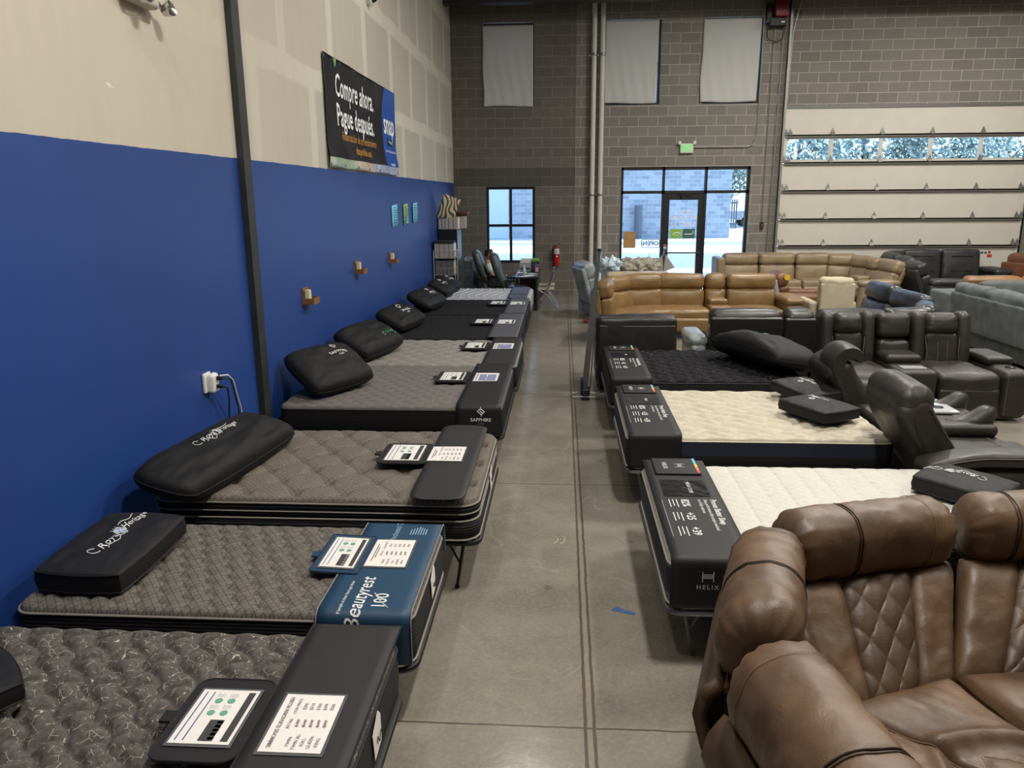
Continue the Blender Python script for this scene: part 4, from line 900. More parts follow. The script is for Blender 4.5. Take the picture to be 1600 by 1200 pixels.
# --- pillows
pil_m = mat('pillow_black', '#0d0d0e', .68, 0, .12, 6, .25, 60, .35); pil_c = mat('pillow_charcoal', '#141416', .66, 0, .1, 6, .2, 60, .35)
def pillow(label, c, size, rz, tilt=0, roll=0, kind='soft', logo=None, m=None, seed=1, group='display pillows at the bed heads', sag=0, lx=.0, ly=.0, ls=.09):
    """size = (length, depth, thickness); length lies along local x"""
    t_ = root('pillow', label, 'pillow', c, group); a, b, h = size[0]/2, size[1]/2, size[2]/2
    M_ = Matrix.Translation(c) @ Matrix.Rotation(rad(rz), 4, 'Z') @ Matrix.Rotation(rad(tilt), 4, 'X') @ Matrix.Rotation(rad(roll), 4, 'Y')
    def hgt(u, v):      # u,v in [-1,1]
        e = (1-abs(u)**3.2)*(1-abs(v)**3.2)
        z = h*max(0, e)**.36 if kind == 'soft' else h*(.62+.38*max(0, e)**.4)
        return z
    def top(u, v, d=0, sg=1):
        k = 1-.07*(abs(u)**2*abs(v)**2) if kind == 'box' else 1-.09*(abs(u*v))**3
        x, y = u*a*k, v*b*k
        z = sg*hgt(u, v)
        wz = noise.fractal(Vector((u*2.2+seed*5, v*2.2, sg*3)), 1, 2, 3)*h*.20*min(1, 3*(1-max(abs(u), abs(v))))
        ed = max(abs(u), abs(v)); wz += .05*h*math.sin(math.atan2(v, u)*22+seed)*max(0, ed-.55)*(1-ed)*8
        z += wz+(d if sg > 0 else -d)
        z -= sag*(x*x)/max(a, .01)
        return M_ @ Vector((x, y, z))
    n = 36; us = [math.sin(q*PI/2) for q in np.linspace(-1, 1, n)]
    mb = MB(); A = [[tuple(top(u, v)) for v in us] for u in us]; Bt = [[tuple(top(u, v, 0, -1)) for v in us] for u in us]
    mb.grid(A); mb.grid(Bt, flip=True)
    ring = [(u, -1) for u in us]+[(1, v) for v in us[1:]]+[(u, 1) for u in us[::-1][1:]]+[(-1, v) for v in us[::-1][1:-1]]
    if kind == 'box':
        R = [[tuple(top(u, v)) for u, v in ring], [tuple((top(u, v)+top(u, v, 0, -1))/2+ (M_.to_3x3() @ Vector((u*.006, v*.006, 0)))) for u, v in ring], [tuple(top(u, v, 0, -1)) for u, v in ring]]
        mb.grid(R, wrapv=True)
    part('pillow_body', mb, m or pil_m, t_, angle=None)
    mb = MB()
    if kind == 'box':
        for sg in (1, -1): mb.tube([tuple(top(u, v, 0, sg)) for u, v in ring], .005, 5, closed=True)
    else: mb.tube([tuple((top(u, v)+top(u, v, 0, -1))/2) for u, v in ring], .004, 5, closed=True)
    part('seam', mb, m or pil_m, t_)
    if logo:
        rot = logo[1]; ca, sa = cos(rad(rot)), sin(rad(rot))
        def fn(p, q, d=.004):
            x_, y_ = lx+p*ca-q*sa, ly+p*sa+q*ca
            return tuple(top(max(-.98, min(.98, x_/a)), max(-.98, min(.98, y_/b)), d))
        G = lambda p, q: fn(p, q)
        if logo[0] == 'royal':
            mb = MB(); put_text(mb, 'Royal', ls, G, -ls*1.55, -ls*.05, shear=.5); put_text(mb, 'Heritage', ls*.85, G, ls*1.95, ls*.1, shear=.5)
            mb.tube([fn(-ls*3.05+ls*.38*cos(w_), ls*.1+ls*.42*sin(w_)) for w_ in np.linspace(.4, 5.2, 14)], .0022, 4); mb.tube([fn(-ls*2.3+q*ls*.3, -ls*.55+ls*.18*sin(q*1.3)) for q in range(8)], .002, 4); mb.tube([fn(ls*.8+q*ls*.3, ls*.65+ls*.12*sin(q*1.1)) for q in range(8)], .002, 4)
            part('lettering', mb, thread, t_, False)
            mb = MB(); V = [(-.30, .42), (.30, .42), (.33, 0), (.2, -.35), (0, -.5), (-.2, -.35), (-.33, 0)]; mb.add([fn(ls*.12+x_*ls, y_*ls, .005) for x_, y_ in V], [tuple(range(7))[::-1]]); 
            mb.tube([fn(ls*.12+x_*ls*1.05, y_*ls*1.05, .006) for x_, y_ in V], .0025, 4, closed=True, mi=1); mb.tube([fn(ls*.12-.3*ls, -.2*ls, .007), fn(ls*.12+.3*ls, .3*ls, .007)], .0025, 4, mi=1); mb.tube([fn(ls*.12+.3*ls, -.2*ls, .007), fn(ls*.12-.3*ls, .3*ls, .007)], .0025, 4, mi=1)
            for q in (-.25, 0, .25): mb.tube([fn(ls*.12+q*ls, .5*ls, .006), fn(ls*.12+q*ls*1.2, .68*ls, .006)], .002, 4, mi=1)
            part('crest', mb, [mat('crest_blue', '#7f9cc4', .6), thread], t_, False)
        elif logo[0] == 'sapphire':
            mb = MB(); put_text(mb, 'SAPPHIRE', ls*.7, G, 0, -ls*.6, bold=.015); put_text(mb, 'SLEEP', ls*.35, G, 0, -ls*1.15); part('lettering', mb, thread, t_, False)
            mb = MB(); k_ = ls*1.1
            mb.tube([fn(x_*k_, y_*k_+ls*.35) for x_, y_ in ((-.05, .62), (-.4, .25), (-.05, -.1), (.1, .05))], ls*.06, 5); mb.tube([fn(x_*k_, y_*k_+ls*.35) for x_, y_ in ((.05, -.15), (.4, .22), (.05, .55), (-.1, .4))], ls*.06, 5); part('emblem', mb, thread, t_)
        else:
            mb = MB(); mb.tube([fn(-ls*.4+q*ls*.14, ls*.1+ls*.2*sin(q*1.9)) for q in range(13)], .006, 5); part('script_mark', mb, mat('thread_green', '#3f8f5a', .7), t_, False)
            mb = MB(); rect(mb, G, -ls*.3, ls*1.3, -ls*.42, -ls*.36); mb.tube([fn(-ls*1.1+ls*.28*cos(w_), ls*.05+ls*.28*sin(w_)) for w_ in np.linspace(.3, 5.8, 10)], .003, 4); part('emblem', mb, mat('thread_sky', '#9fc4dd', .7), t_, False)
    return t_
pillow('black box-edged pillow with white crest, on the narrow mattress with blue cover', (-2.29, 3.53, .665), (.66, .46, .15), 88, 0, -3, 'box', ('royal', 0), pil_c, 2, lx=.06, ly=.0, ls=.07)
pillow('long slumped black pillow with crest, leaning on the blue wall by the tap leads', (-2.27, 4.80, .765), (1.36, .46, .25), 82, 13, 0, 'soft', ('royal', 0), pil_m, 3, lx=-.0, ly=.06, ls=.068)
pillow('pointed black pillow standing at the head of the grey mattress by the post', (-2.24, 7.18, .82), (.82, .56, .24), 62, 34, 0, 'soft', ('sapphire', 0), pil_m, 4, lx=.12, ly=.12, ls=.08)
pillow('plump black pillow with small green mark, on the light grey tufted mattress', (-2.26, 8.85, .80), (1.0, .52, .26), 76, 28, 0, 'soft', ('green', 0), pil_m, 5, lx=.2, ly=-.1, ls=.1)
pillow('black pillow on the wide black mattress, below the second card holder', (-2.27, 10.75, .77), (.98, .48, .24), 80, 26, 0, 'soft', ('sapphire', 0), pil_m, 6, lx=.0, ly=.05, ls=.1)
pillow('black pillow on the second black mattress, in front of the wire rack', (-2.25, 12.75, .77), (.92, .48, .24), 80, 26, 0, 'soft', ('sapphire', 0), pil_c, 7, lx=.1, ly=.05, ls=.09)
pillow('black pillow on the pale wavy-line mattress, one nearer the camera', (-2.25, 14.35, .77), (.62, .46, .22), 84, 26, 0, 'soft', ('sapphire', 0), pil_c, 8, lx=.0, ly=.05, ls=.09)
pillow('black pillow on the pale wavy-line mattress, one nearer the wire rack', (-2.22, 15.1, .77), (.62, .46, .22), 84, 26, 0, 'soft', ('sapphire', 0), pil_c, 9, lx=.0, ly=.05, ls=.09)
pillow('black cushion corner on the fleck mattress at the left edge of the picture', (-2.28, 2.25, .685), (.62, .40, .11), 50, 0, 0, 'box', None, pil_c, 10)
pillow('large black pillow with green mark, sprawled on the black speckled mattress', (2.22, 8.50, .79), (1.25, .62, .30), -66, -10, 0, 'soft', ('green', 180), pil_m, 11, lx=-.25, ly=.1, ls=.12, sag=.1)
pillow('black box-edged pillow with silver emblem, in front on the cream mattress', (2.16, 6.40, .68), (.54, .42, .12), -62, 0, 0, 'box', ('sapphire', 180), pil_c, 12, lx=-.08, ly=.04, ls=.07)
pillow('black box-edged pillow with silver emblem, behind the other on the cream mattress', (2.24, 7.02, .68), (.52, .42, .12), -66, 0, 4, 'box', ('sapphire', 180), pil_c, 13, lx=-.08, ly=.04, ls=.07)
pillow('black pillow with white crest on the white ribbed mattress behind the brown sectional', (2.50, 4.66, .665), (.50, .40, .13), -48, 0, 0, 'box', ('royal', 180), pil_c, 14, lx=-.1, ly=.03, ls=.06)

# ------------------------------------------------------------------ sofas
L_tan = leather('leather_tan', '#7a5f3a', .38, .15, '#876b44'); L_beige = leather('leather_beige', '#85735a', .38, .12); L_dgrey = leather('leather_dark_grey', '#2b2c2e', .42, .15)
L_rust = leather('leather_rust', '#65432e', .4, .15); L_orange = leather('leather_orange_brown', '#7f5f3f', .4, .12); L_black_daylit = leather('leather_black_daylit', '#272a30', .3, .2); L_black = leather('leather_black', '#262423', .38, .2)  # bluish black leather has reflected daylight mixed into its colour
L_esp = leather('leather_espresso', '#292521', .45, .15); F_cream = mat('cream_upholstery', '#b8ad95', .7, 0, .08, 8, .2, 80); F_grey = mat('grey_plush', '#5f6464', .9, 0, .22, 5, .4, 120, .2)
L_wrap = leather('leather_wrapped_grey', '#8f9799', .22, .15); stitch_m = mat('stitch_tan', '#6b645a', .7); crease_shade_m = mat('crease_shade_black', '#0c0a09', .8)
shadow_gap = crease_shade_m
def bx_root(name, label, loc, group=None, cat='sofa'): return root(name, label, cat, loc, group)
def unit(t_, x, y, rot, w, m, D=.95, zt=1.02, seat=True, split=.70, arm=None, console=False, lean=8, soft=0, shell=None, head=True, seed=0, foot=True, shell_top=None, ribs=0, lines=0):
    M_ = TR(x, y, 0, rot); hw = w/2-.006
    if shell is None: shell = m
    zs = .47; st = shell_top or zt-.14
    mb = MB(); mb.puff((0, -D/2-.02, .19), (hw, D/2-.10, .14), .03, n=4, M=M_); part('seat_base', mb, shell, t_)
    Mb = M_ @ Matrix.Translation((0, -.16, .36)) @ Matrix.Rotation(rad(-lean), 4, 'X')
    mb = MB(); mb.puff((0, .07, (st-.36)/2+.0), (hw, .045, (st-.26)/2), .03, n=6, M=Mb); part('back_shell', mb, shell, t_)
    if console:
        mb = MB(); mb.puff((0, -D/2-.06, zs-.04), (hw, D/2-.18, .12), .035, n=6, M=M_, wr=.003); part('console_box', mb, m, t_)
        mb = MB(); mb.puff((0, -D*.42, zs+.12), (hw-.02, .20, .055), .04, n=6, M=M_, bulge=(0, 0, .01)); part('console_lid', mb, m, t_)
    elif seat:
        mb = MB(); mb.puff((0, -D/2-.10, zs-.075), (hw, D/2-.13, .105), .055, (0, .015, .025), n=9, M=M_, wr=.008, ws=5, seed=seed); part('seat_cushion', mb, m, t_)
        if foot: mb = MB(); mb.puff((0, -D+.0, .24), (hw-.01, .045, .12), .04, (0, .01, 0), n=6, M=M_, wr=.005, seed=seed+2); part('footrest_panel', mb, m, t_)
    zb = zs-.04-.36; zh = zt-.36; sp = zb+(zh-zb)*split*.78
    if head:
        mb = MB(); mb.puff((0, -.07, (zb+sp)/2), (hw-.004, .10, (sp-zb)/2+.012), .06, (0, .035, 0), n=9, M=Mb, wr=.010, ws=5, seed=seed+3); lo = part('back_cushion', mb, m, t_)
        if lines:
            for q in np.linspace(-.45, .45, lines):
                mb = MB(); mb.tube([tuple(Mb @ Vector((q*hw, -.07-.105-.033*(1-((z-(zb+sp)/2)/((sp-zb)/2))**2)*(1-q*q)-.002, z))) for z in np.linspace(zb+.04, sp-.03, 9)], .003, 4); part('stitching', mb, stitch_m, lo)
        mb = MB(); mb.puff((0, -.055+.0, (sp+zh)/2+.005), (hw-.002, .125, (zh-sp)/2), .09, (0, .03, .012), n=9, M=Mb, wr=.010, ws=5, seed=seed+5); part('headrest', mb, m, t_)
    else:
        mb = MB(); mb.puff((0, -.05, (zb+zh)/2), (hw-.004, .12, (zh-zb)/2), .08, (0, .035, .01), n=10, M=Mb, wr=.010+soft, ws=5, seed=seed+3); b_ = part('back_cushion', mb, m, t_)
        if ribs:
            for z in np.linspace(zb+.2, zh-.17, ribs):
                mb = MB(); mb.puff((0, -.195, z), (hw*.55, .012, .012), .01, n=3, M=Mb); part('crease_shade_strip', mb, crease_shade_m, b_)  # near-black strip painted in for the shade of a crease
def arm(t_, x, y, rot, side, w_, m, wd=.24, D=.92, za=.62, cup=False, roll=True, flare=0):
    """arm beside a unit whose rear centre is x,y ; side -1/+1 along local x at distance w_"""
    M_ = TR(x, y, 0, rot); cx = side*(w_+wd/2)
    mb = MB(); mb.puff((cx, -D/2-.04, (za-.06)/2+.02), (wd/2-.01, D/2-.03, (za-.06)/2-.02), .06, n=7, M=M_, wr=.005, ws=4); part('armrest_side', mb, m, t_)
    mb = MB(); mb.puff((cx, -D/2-.06+(.10 if cup else 0), za-.02), (wd/2+.012, D/2-.04-(.10 if cup else 0), .065), .06, (.01, .02, .02), n=9, M=M_, wr=.007, ws=5); part('armrest', mb, m, t_)
    if cup:
        mb = MB(); mb.lathe([(.052, 0), (.058, .008), (.048, .012), (.043, .004), (.042, -.04), (0, -.04)], (cx, -D+.10, za-.045), 20, M_); part('cup_holder', mb, mat('cup_dark_chrome', '#3c3d3f', .2, .8), t_)

# tan sectional
t_ = bx_root('sectional_sofa', 'tan leather curved sectional with a centre console, behind the black speckled mattress', (2.4, 14, 0))
unit(t_, 3.38, 14.3, 0, .88, L_tan, zt=1.04, seed=1); arm(t_, 3.38, 14.3, 0, 1, .44, L_tan, .3, za=.66); unit(t_, 2.75, 14.3, 0, .38, L_tan, console=True, zt=1.04, seed=2)
unit(t_, 2.13, 14.3, 0, .86, L_tan, zt=1.04, seed=3); unit(t_, 1.42, 14.22, 9, .72, L_tan, zt=1.04, seed=4); unit(t_, .86, 13.85, 48, .62, L_tan, zt=1.04, seed=5)
unit(t_, .60, 13.22, 84, .86, L_tan, zt=1.02, seed=6); 
# beige sectional
t_ = bx_root('sectional_sofa', 'beige leather curved sectional in front of the glass entrance and overhead door', (5.5, 18.5, 0))
for k, xx in enumerate((4.25, 5.10, 5.95)): unit(t_, xx, 19.1, 0, .85, L_beige, zt=1.06, seed=k)
mb = MB(); mb.puff((3.70, 18.75, .55), (.10, .36, .45), .06, n=6); part('armrest_side', mb, L_beige, t_)
unit(t_, 6.62, 18.92, -18, .66, L_beige, zt=1.05, seed=7); unit(t_, 7.0, 18.35, -62, .58, L_beige, zt=1.04, seed=8); unit(t_, 7.1, 17.85, -82, .42, L_beige, zt=1.03, console=True, seed=9); unit(t_, 7.08, 17.2, -84, .80, L_beige, zt=1.05, lean=20, seed=10); arm(t_, 7.08, 17.2, -84, 1, .40, L_beige, .22)
# dark grey reclining sectional
t_ = bx_root('sectional_sofa', 'dark grey leather reclining sectional against the lower overhead door', (8.6, 18, 0))
for k, xx in enumerate((8.45, 9.33)): unit(t_, xx, 19.1, 0, .88, L_dgrey, zt=1.14, head=False, ribs=2, seed=k+20)
arm(t_, 9.33, 19.1, 0, 1, .44, L_dgrey, .36, za=.70); unit(t_, 7.72, 18.95, 40, .75, L_dgrey, zt=1.12, head=False, seed=23)
unit(t_, 7.36, 18.2, 90, .8, L_dgrey, zt=1.10, seed=24); unit(t_, 7.36, 16.75, 90, .82, L_dgrey, zt=1.06, lean=22, seed=25); unit(t_, 7.36, 17.5, 90, .66, L_dgrey, zt=1.08, seed=26); arm(t_, 7.36, 16.75, 90, -1, .41, L_dgrey, .24, za=.68)
mb = MB(); mb.tube([(7.95, 16.085, .43), (8.08, 16.085, .43), (8.08, 16.085, .40), (7.95, 16.085, .40)], .008, 6, closed=True); part('recline_switch', mb, chrome, t_)
# rust and orange sofas by the door
t_ = bx_root('sofa', 'rust brown leather sofa with loose back cushions, cut off beside the overhead door', (10.5, 17.5, 0))
M_ = TR(10.75, 17.2, 0, 119)
for q in (-.75, .75):
    mb = MB(); mb.puff((q, -.06, .47), (.745, .05, .42), .03, n=5, M=M_); part('back_shell', mb, L_rust, t_)
    mb = MB(); mb.puff((q, -.26, .92), (.72, .15, .17), .12, (0, .02, .02), n=9, M=M_, wr=.02, seed=q); part('back_cushion', mb, L_rust, t_)
mb = MB(); mb.puff((0, -.55, .30), (1.45, .4, .22), .06, n=6, M=M_); part('seat_base', mb, L_rust, t_)
t_ = bx_root('sofa', 'orange brown leather sofa seen only as a back top above the grey plush sectional', (8.5, 14.9, 0))
for k, xx in enumerate((7.95, 9.0, 10.05)): unit(t_, xx, 14.7, 180, 1.05, L_orange, zt=.93, head=False, seed=30+k, shell_top=.86)
# grey plush sectional
t_ = bx_root('sectional_sofa', 'grey plush sectional with tall soft cushions at the right edge of the picture', (6.6, 11.5, 0))
for k, yy in enumerate((12.55, 11.6, 10.65, 9.7, 8.75)): unit(t_, 6.34, yy, 90, .95, F_grey, zt=1.02, head=False, soft=.014, shell_top=.84, lean=6, seed=40+k, foot=False)
for k, xx in enumerate((7.55, 8.5, 9.45)): unit(t_, xx, 13.75, 0, .95, F_grey, zt=.97, head=False, soft=.012, seed=50+k, foot=False)
mb = MB(); mb.puff((6.7, 13.35, .44), (.38, .38, .40), .05, n=6); part('corner_block', mb, F_grey, t_)
# black leather sectional (backs to the speckled mattress) with blue daylight put into the wing's leather colour
t_ = bx_root('sectional_sofa', 'black leather sectional whose straight backs stand behind the speckled mattress', (3.4, 10.4, 0))
unit(t_, 2.35, 9.88, 180, .92, L_black, zt=.99, seed=60, shell_top=.88); unit(t_, 3.02, 9.88, 180, .40, L_black, zt=.99, console=True, seed=61, shell_top=.87)
unit(t_, 3.68, 9.88, 180, .88, L_black, zt=.99, seed=62, shell_top=.88); unit(t_, 4.42, 9.98, 188, .62, L_black, zt=.99, seed=63)
unit(t_, 4.98, 10.5, -112, .72, L_black_daylit, zt=1.0, seed=64); unit(t_, 5.12, 11.45, -88, .95, L_black_daylit, zt=1.04, seed=65, lean=14); unit(t_, 5.12, 12.45, -90, .95, L_black_daylit, zt=1.06, seed=66, lean=14)
arm(t_, 2.35, 9.88, 180, 1, .46, L_wrap, .22, D=.9, za=.6)
t_ = bx_root('armchair', 'black leather recliner seen from behind, beside the tall metal stand', (.95, 9.9, 0), cat='armchair')
mb = MB(); mb.puff((.93, 9.62, .64), (.50, .13, .34), .075, (0, .01, .01), n=12, wr=.012, ws=4); part('backrest', mb, L_black, t_)
mb = MB(); mb.puff((.93, 9.50, .55), (.47, .02, .32), .02, n=5); part('back_shell', mb, L_black, t_)
mb = MB(); mb.puff((.93, 10.1, .36), (.42, .40, .12), .05, n=6); part('seat_cushion', mb, L_black, t_)
for q in (-.44, .44): mb = MB(); mb.puff((.93+q*.9, 10.1, .34), (.09, .42, .26), .06, n=6); part('armrest', mb, L_black, t_)
mb = MB(); mb.puff((.93, 10.05, .14), (.46, .44, .10), .03, n=4); part('seat_base', mb, L_black, t_)
# rust recliner and cream recliner
t_ = bx_root('recliner_chair', 'rust leather recliner with a round yellow tag, side-on behind the cream chair', (4.5, 14.9, 0), cat='armchair')
unit(t_, 4.0, 15.0, 90, .62, L_rust, zt=1.0, seed=70, shell=mat('pale_lilac_wrap', '#9c9ba8', .5), lean=14); arm(t_, 4.0, 15.0, 90, -1, .31, L_rust, .2, za=.58); arm(t_, 4.0, 15.0, 90, 1, .31, L_rust, .2, za=.58)
mb = MB(); mb.lathe([(0, 0), (.055, 0), (.055, .006), (0, .006)], (0, 0, 0), 20, Matrix.Translation((4.17, 14.66, .93)) @ Matrix.Rotation(rad(90), 4, 'X')); part('round_tag', mb, mat('tag_yellow', '#e0c02c', .5), t_)
t_ = bx_root('recliner_chair', 'cream recliner seen from behind, between the tan sectional and the black one', (4.75, 14, 0), cat='armchair')
mb = MB(); mb.puff((4.75, 13.66, .60), (.29, .05, .33), .03, (0, .01, 0), n=8); part('back_shell', mb, F_cream, t_)
mb = MB(); mb.puff((4.75, 13.72, .94), (.285, .11, .085), .07, (0, 0, .012), n=9, wr=.014); part('headrest', mb, F_cream, t_)
mb = MB(); mb.puff((4.75, 13.84, .68), (.26, .09, .24), .06, (0, .02, 0), n=8); part('back_cushion', mb, F_cream, t_)
mb = MB(); mb.puff((4.75, 14.25, .36), (.26, .36, .11), .05, n=7); part('seat_cushion', mb, F_cream, t_)
for q in (-.33, .33): mb = MB(); mb.puff((4.75+q, 14.2, .34), (.07, .42, .26), .06, n=6); part('armrest', mb, F_cream, t_)
mb = MB(); mb.puff((4.75, 14.2, .15), (.28, .4, .1), .03, n=4); part('seat_base', mb, F_cream, t_)

# espresso loveseat with console
t_ = bx_root('reclining_loveseat', 'espresso leather loveseat with console and pale stitching, facing the camera', (3.9, 8.9, 0))
def esp_back(x0, x1, wide=True, seed=0):
    M_ = TR((x0+x1)/2, 9.36, 0, 0); Mb = M_ @ Matrix.Translation((0, -.16, .40)) @ Matrix.Rotation(rad(-9), 4, 'X'); hw = (x1-x0)/2
    if wide:
        for s_ in (-1, 1): mb = MB(); mb.puff((s_*(hw-.085), -.03, .33), (.083, .13, .35), .075, (0, .02, .01), n=12, M=Mb, wr=.006, seed=seed+s_); part('back_bolster', mb, L_esp, t_)
        mb = MB(); mb.puff((0, -.06, .535), (hw-.15, .12, .13), .085, (0, .03, .01), n=10, M=Mb, wr=.008, seed=seed+4); part('headrest', mb, L_esp, t_)
        mb = MB(); mb.puff((0, -.045, .22), (hw-.155, .12, .23), .05, (0, .02, 0), n=10, M=Mb, wr=.01, ws=8, seed=seed+6); c_ = part('back_cushion', mb, L_esp, t_)
        for q in (-.34, -.1, .1, .34):
            mb = MB(); mb.tube([tuple(Mb @ Vector((q*hw*1.5*(1+.25*abs(v-.5)), -.166-.019*(1-(2*v-1)**2), .03+.36*v))) for v in np.linspace(0, 1, 9)], .0028, 4); part('stitching', mb, stitch_m, c_)
    else:
        for a, b in ((.02, .36), (.38, .66)): mb = MB(); mb.puff((0, -.05, (a+b)/2), (hw-.005, .12, (b-a)/2), .06, (0, .02, .01), n=9, M=Mb, wr=.008, seed=seed); part('back_cushion', mb, L_esp, t_)
esp_back(3.02, 3.66, True, 80); esp_back(3.67, 4.05, False, 81); esp_back(4.06, 4.74, True, 82)
mb = MB(); mb.puff((3.88, 9.31, .52), (.86, .05, .44), .04, n=6); part('back_shell', mb, L_esp, t_)
for x0, x1 in ((3.02, 3.66), (4.08, 4.74)):
    mb = MB(); mb.puff(((x0+x1)/2, 8.78, .41), ((x1-x0)/2, .40, .115), .07, (0, .02, .03), n=10, wr=.010, seed=x0); c_ = part('seat_cushion', mb, L_esp, t_)
    for q in (.12, -.12): mb = MB(); mb.tube([((x0+x1)/2+q, yy, .41+.115+.03*(1-((yy-8.78)/.4)**2)*.85+.002) for yy in np.linspace(8.45, 9.1, 10)], .003, 4); part('stitching', mb, stitch_m, c_)
    mb = MB(); mb.puff(((x0+x1)/2, 8.41, .22), ((x1-x0)/2-.01, .05, .15), .04, n=7, wr=.006); part('footrest_panel', mb, L_esp, t_)
mb = MB(); mb.puff((3.87, 8.80, .30), (.20, .42, .26), .05, n=7, wr=.005); part('console_box', mb, L_esp, t_)
mb = MB(); mb.puff((3.87, 8.98, .60), (.20, .19, .055), .05, (0, 0, .01), n=8); part('console_lid', mb, L_esp, t_)
mb = MB(); mb.bx(3.74, 4.0, 8.50, 8.66, .560, .566); part('cup_tray', mb, mat('cup_dark_chrome'), t_, False)
mb = MB(); mb.puff((4.90, 8.86, .30), (.15, .50, .27), .09, n=10, wr=.004); a_ = part('armrest_side', mb, L_esp, t_)
for q in (-.12, .12): mb = MB(); mb.tube([(4.90+q, 8.355, z) for z in np.linspace(.08, .50, 8)], .003, 4); part('stitching', mb, stitch_m, a_)
mb = MB(); mb.puff((4.89, 9.02, .60), (.15, .28, .045), .04, (0, 0, .008), n=8); part('armrest', mb, L_esp, t_)
mb = MB(); mb.lathe([(.05, 0), (.056, .008), (.046, .01), (.042, -.03), (0, -.03)], (4.9, 8.56, .575), 20); part('cup_holder', mb, chrome, t_)
mb = MB(); mb.puff((3.9, 8.85, .10), (.98, .44, .08), .03, n=4); part('seat_base', mb, L_esp, t_)

# espresso reclining sofa, side-on, middle back folded into a tray
t_ = bx_root('reclining_sofa', 'espresso leather reclining sofa side-on with its middle back folded into a cup tray', (3.0, 6.4, 0))
def prof_back(y0, y1, pts, thick, seed):
    """upright back swept across y; pts = centreline (x,z), thick = half thickness"""
    n = len(pts); P = [Vector((a, 0, b)) for a, b in pts]; mb = MB(); C_ = []
    for i in range(n):
        tg = (P[min(n-1, i+1)]-P[max(0, i-1)]).normalized(); nn = Vector((tg.z, 0, -tg.x)); C_.append((P[i], nn, thick[i], tg))
    ring = []
    front = [c+nn*th for c, nn, th, _ in C_]; back = [c-nn*th for c, nn, th, _ in C_][::-1]
    c, nn, th, tg = C_[-1]; cap = [c+nn*th*cos(a)+tg*th*sin(a) for a in np.linspace(.4, PI-.4, 6)]
    loop = front+cap+back; ctr = sum(loop, Vector())/len(loop)
    ys = [(0, .90), (.02, .97), (.06, 1.0)]; W = y1-y0; R = []
    for o, k in ys+[(W*.35, 1.02), (W*.65, 1.02)]+[(W-o, k) for o, k in ys[::-1]]:
        ring = []
        for j, p in enumerate(loop):
            q = p+(Vector((1, 0, 1))*0) ; q = ctr*0+p; base = C_[min(n-1, j if j < n else max(0, n-1-(j-n-5)))][0] if False else p
            s_ = 1-(1-k)*.35; q = Vector((ctr.x+(p.x-ctr.x)*s_, 0, ctr.z+(p.z-ctr.z)*s_)); w_ = .006*noise.noise(Vector((q.x*6+seed, (y0+o)*6, q.z*6)))
            ring.append((q.x+w_, y0+o, q.z+w_))
        R.append(ring)
    mb.grid(R, wrapv=True); nl = len(loop); mb.add(R[0], [tuple(range(nl))]); mb.add(R[-1], [tuple(range(nl))[::-1]])
    return mb
bp = [(2.80, .42), (2.70, .60), (2.60, .78), (2.50, .92), (2.41, 1.03)]; bt = [.13, .145, .13, .125, .10]
Mn = Matrix.Translation((2.62, 5.68, .70)) @ Matrix.Rotation(rad(-31), 4, 'Y')
mb = MB(); mb.puff((0, 0, 0), (.125, .345, .37), .085, (.02, .0, .01), n=14, M=Mn, wr=.008, ws=4); o = part('backrest', mb, L_esp, t_)
mb = MB(); mb.tube([tuple(Mn @ Vector(v)) for v in ((-.06, -.343, -.3), (-.06, -.346, .15), (-.03, -.344, .25), (.03, -.343, .29), (.09, -.335, .25), (.11, -.33, -.1))], .004, 5); part('piping', mb, mat('piping_dark_brown', '#2a1b12', .5), o)
mb = MB(); mb.puff((2.49, 5.68, .99), (.135, .335, .13), .11, (0, .0, .02), n=9, wr=.01, M=None); part('headrest', mb, L_esp, t_)
mb = MB(); mb.puff((0, 0, 0), (.12, .34, .33), .085, (.02, 0, .01), n=14, M=Matrix.Translation((2.64, 7.24, .66)) @ Matrix.Rotation(rad(-31), 4, 'Y'), wr=.008, ws=4); part('backrest', mb, L_esp, t_)
# tipped-forward headrest of the far seat, a curled pad
mb = MB(); P = []
for u in np.linspace(0, 1, 16):
    a = rad(225-205*u); P.append((2.58+.105*cos(a), 0, .93+.12*sin(a)))
mb2 = MB(); R = []
for k, yy in enumerate(np.linspace(6.90, 7.28, 7)):
    e = 1-.25*abs(2*k/6-1)**4; ring = []
    for i, p in enumerate(P): a = rad(225-205*i/15); th = .066*e*(1-.5*(i/15)**6); ring.append((p[0]+th*cos(a), yy, p[2]+th*sin(a)))
    for i in range(15, -1, -1): a = rad(225-205*i/15); th = .066*e*(1-.5*(i/15)**6); ring.append((P[i][0]-th*cos(a), yy, P[i][2]-th*sin(a)))
    R.append(ring)
mb2.grid(R, wrapv=True, flip=True); n_ = len(R[0]); mb2.add(R[0], [tuple(range(n_))[::-1]]); mb2.add(R[-1], [tuple(range(n_))]); part('headrest', mb2, L_esp, t_, angle=rad(60))
for y0, y1 in ((5.36, 6.05), (6.95, 7.6)):
    mb = MB(); mb.puff((3.15, (y0+y1)/2, .42), (.45, (y1-y0)/2, .11), .07, (.02, 0, .03), n=10, wr=.010, seed=y0); c_ = part('seat_cushion', mb, L_esp, t_)
    mb = MB(); mb.tube([(3.35, yy, .555) for yy in np.linspace(y0+.03, y1-.03, 8)], .003, 4); part('stitching', mb, stitch_m, c_)
    mb = MB(); mb.puff((3.58, (y0+y1)/2, .26), (.06, (y1-y0)/2-.01, .15), .05, n=6); part('footrest_panel', mb, L_esp, t_)
mb = MB(); mb.puff((3.15, 6.5, .36), (.45, .42, .12), .05, n=7); part('seat_cushion', mb, L_esp, t_)
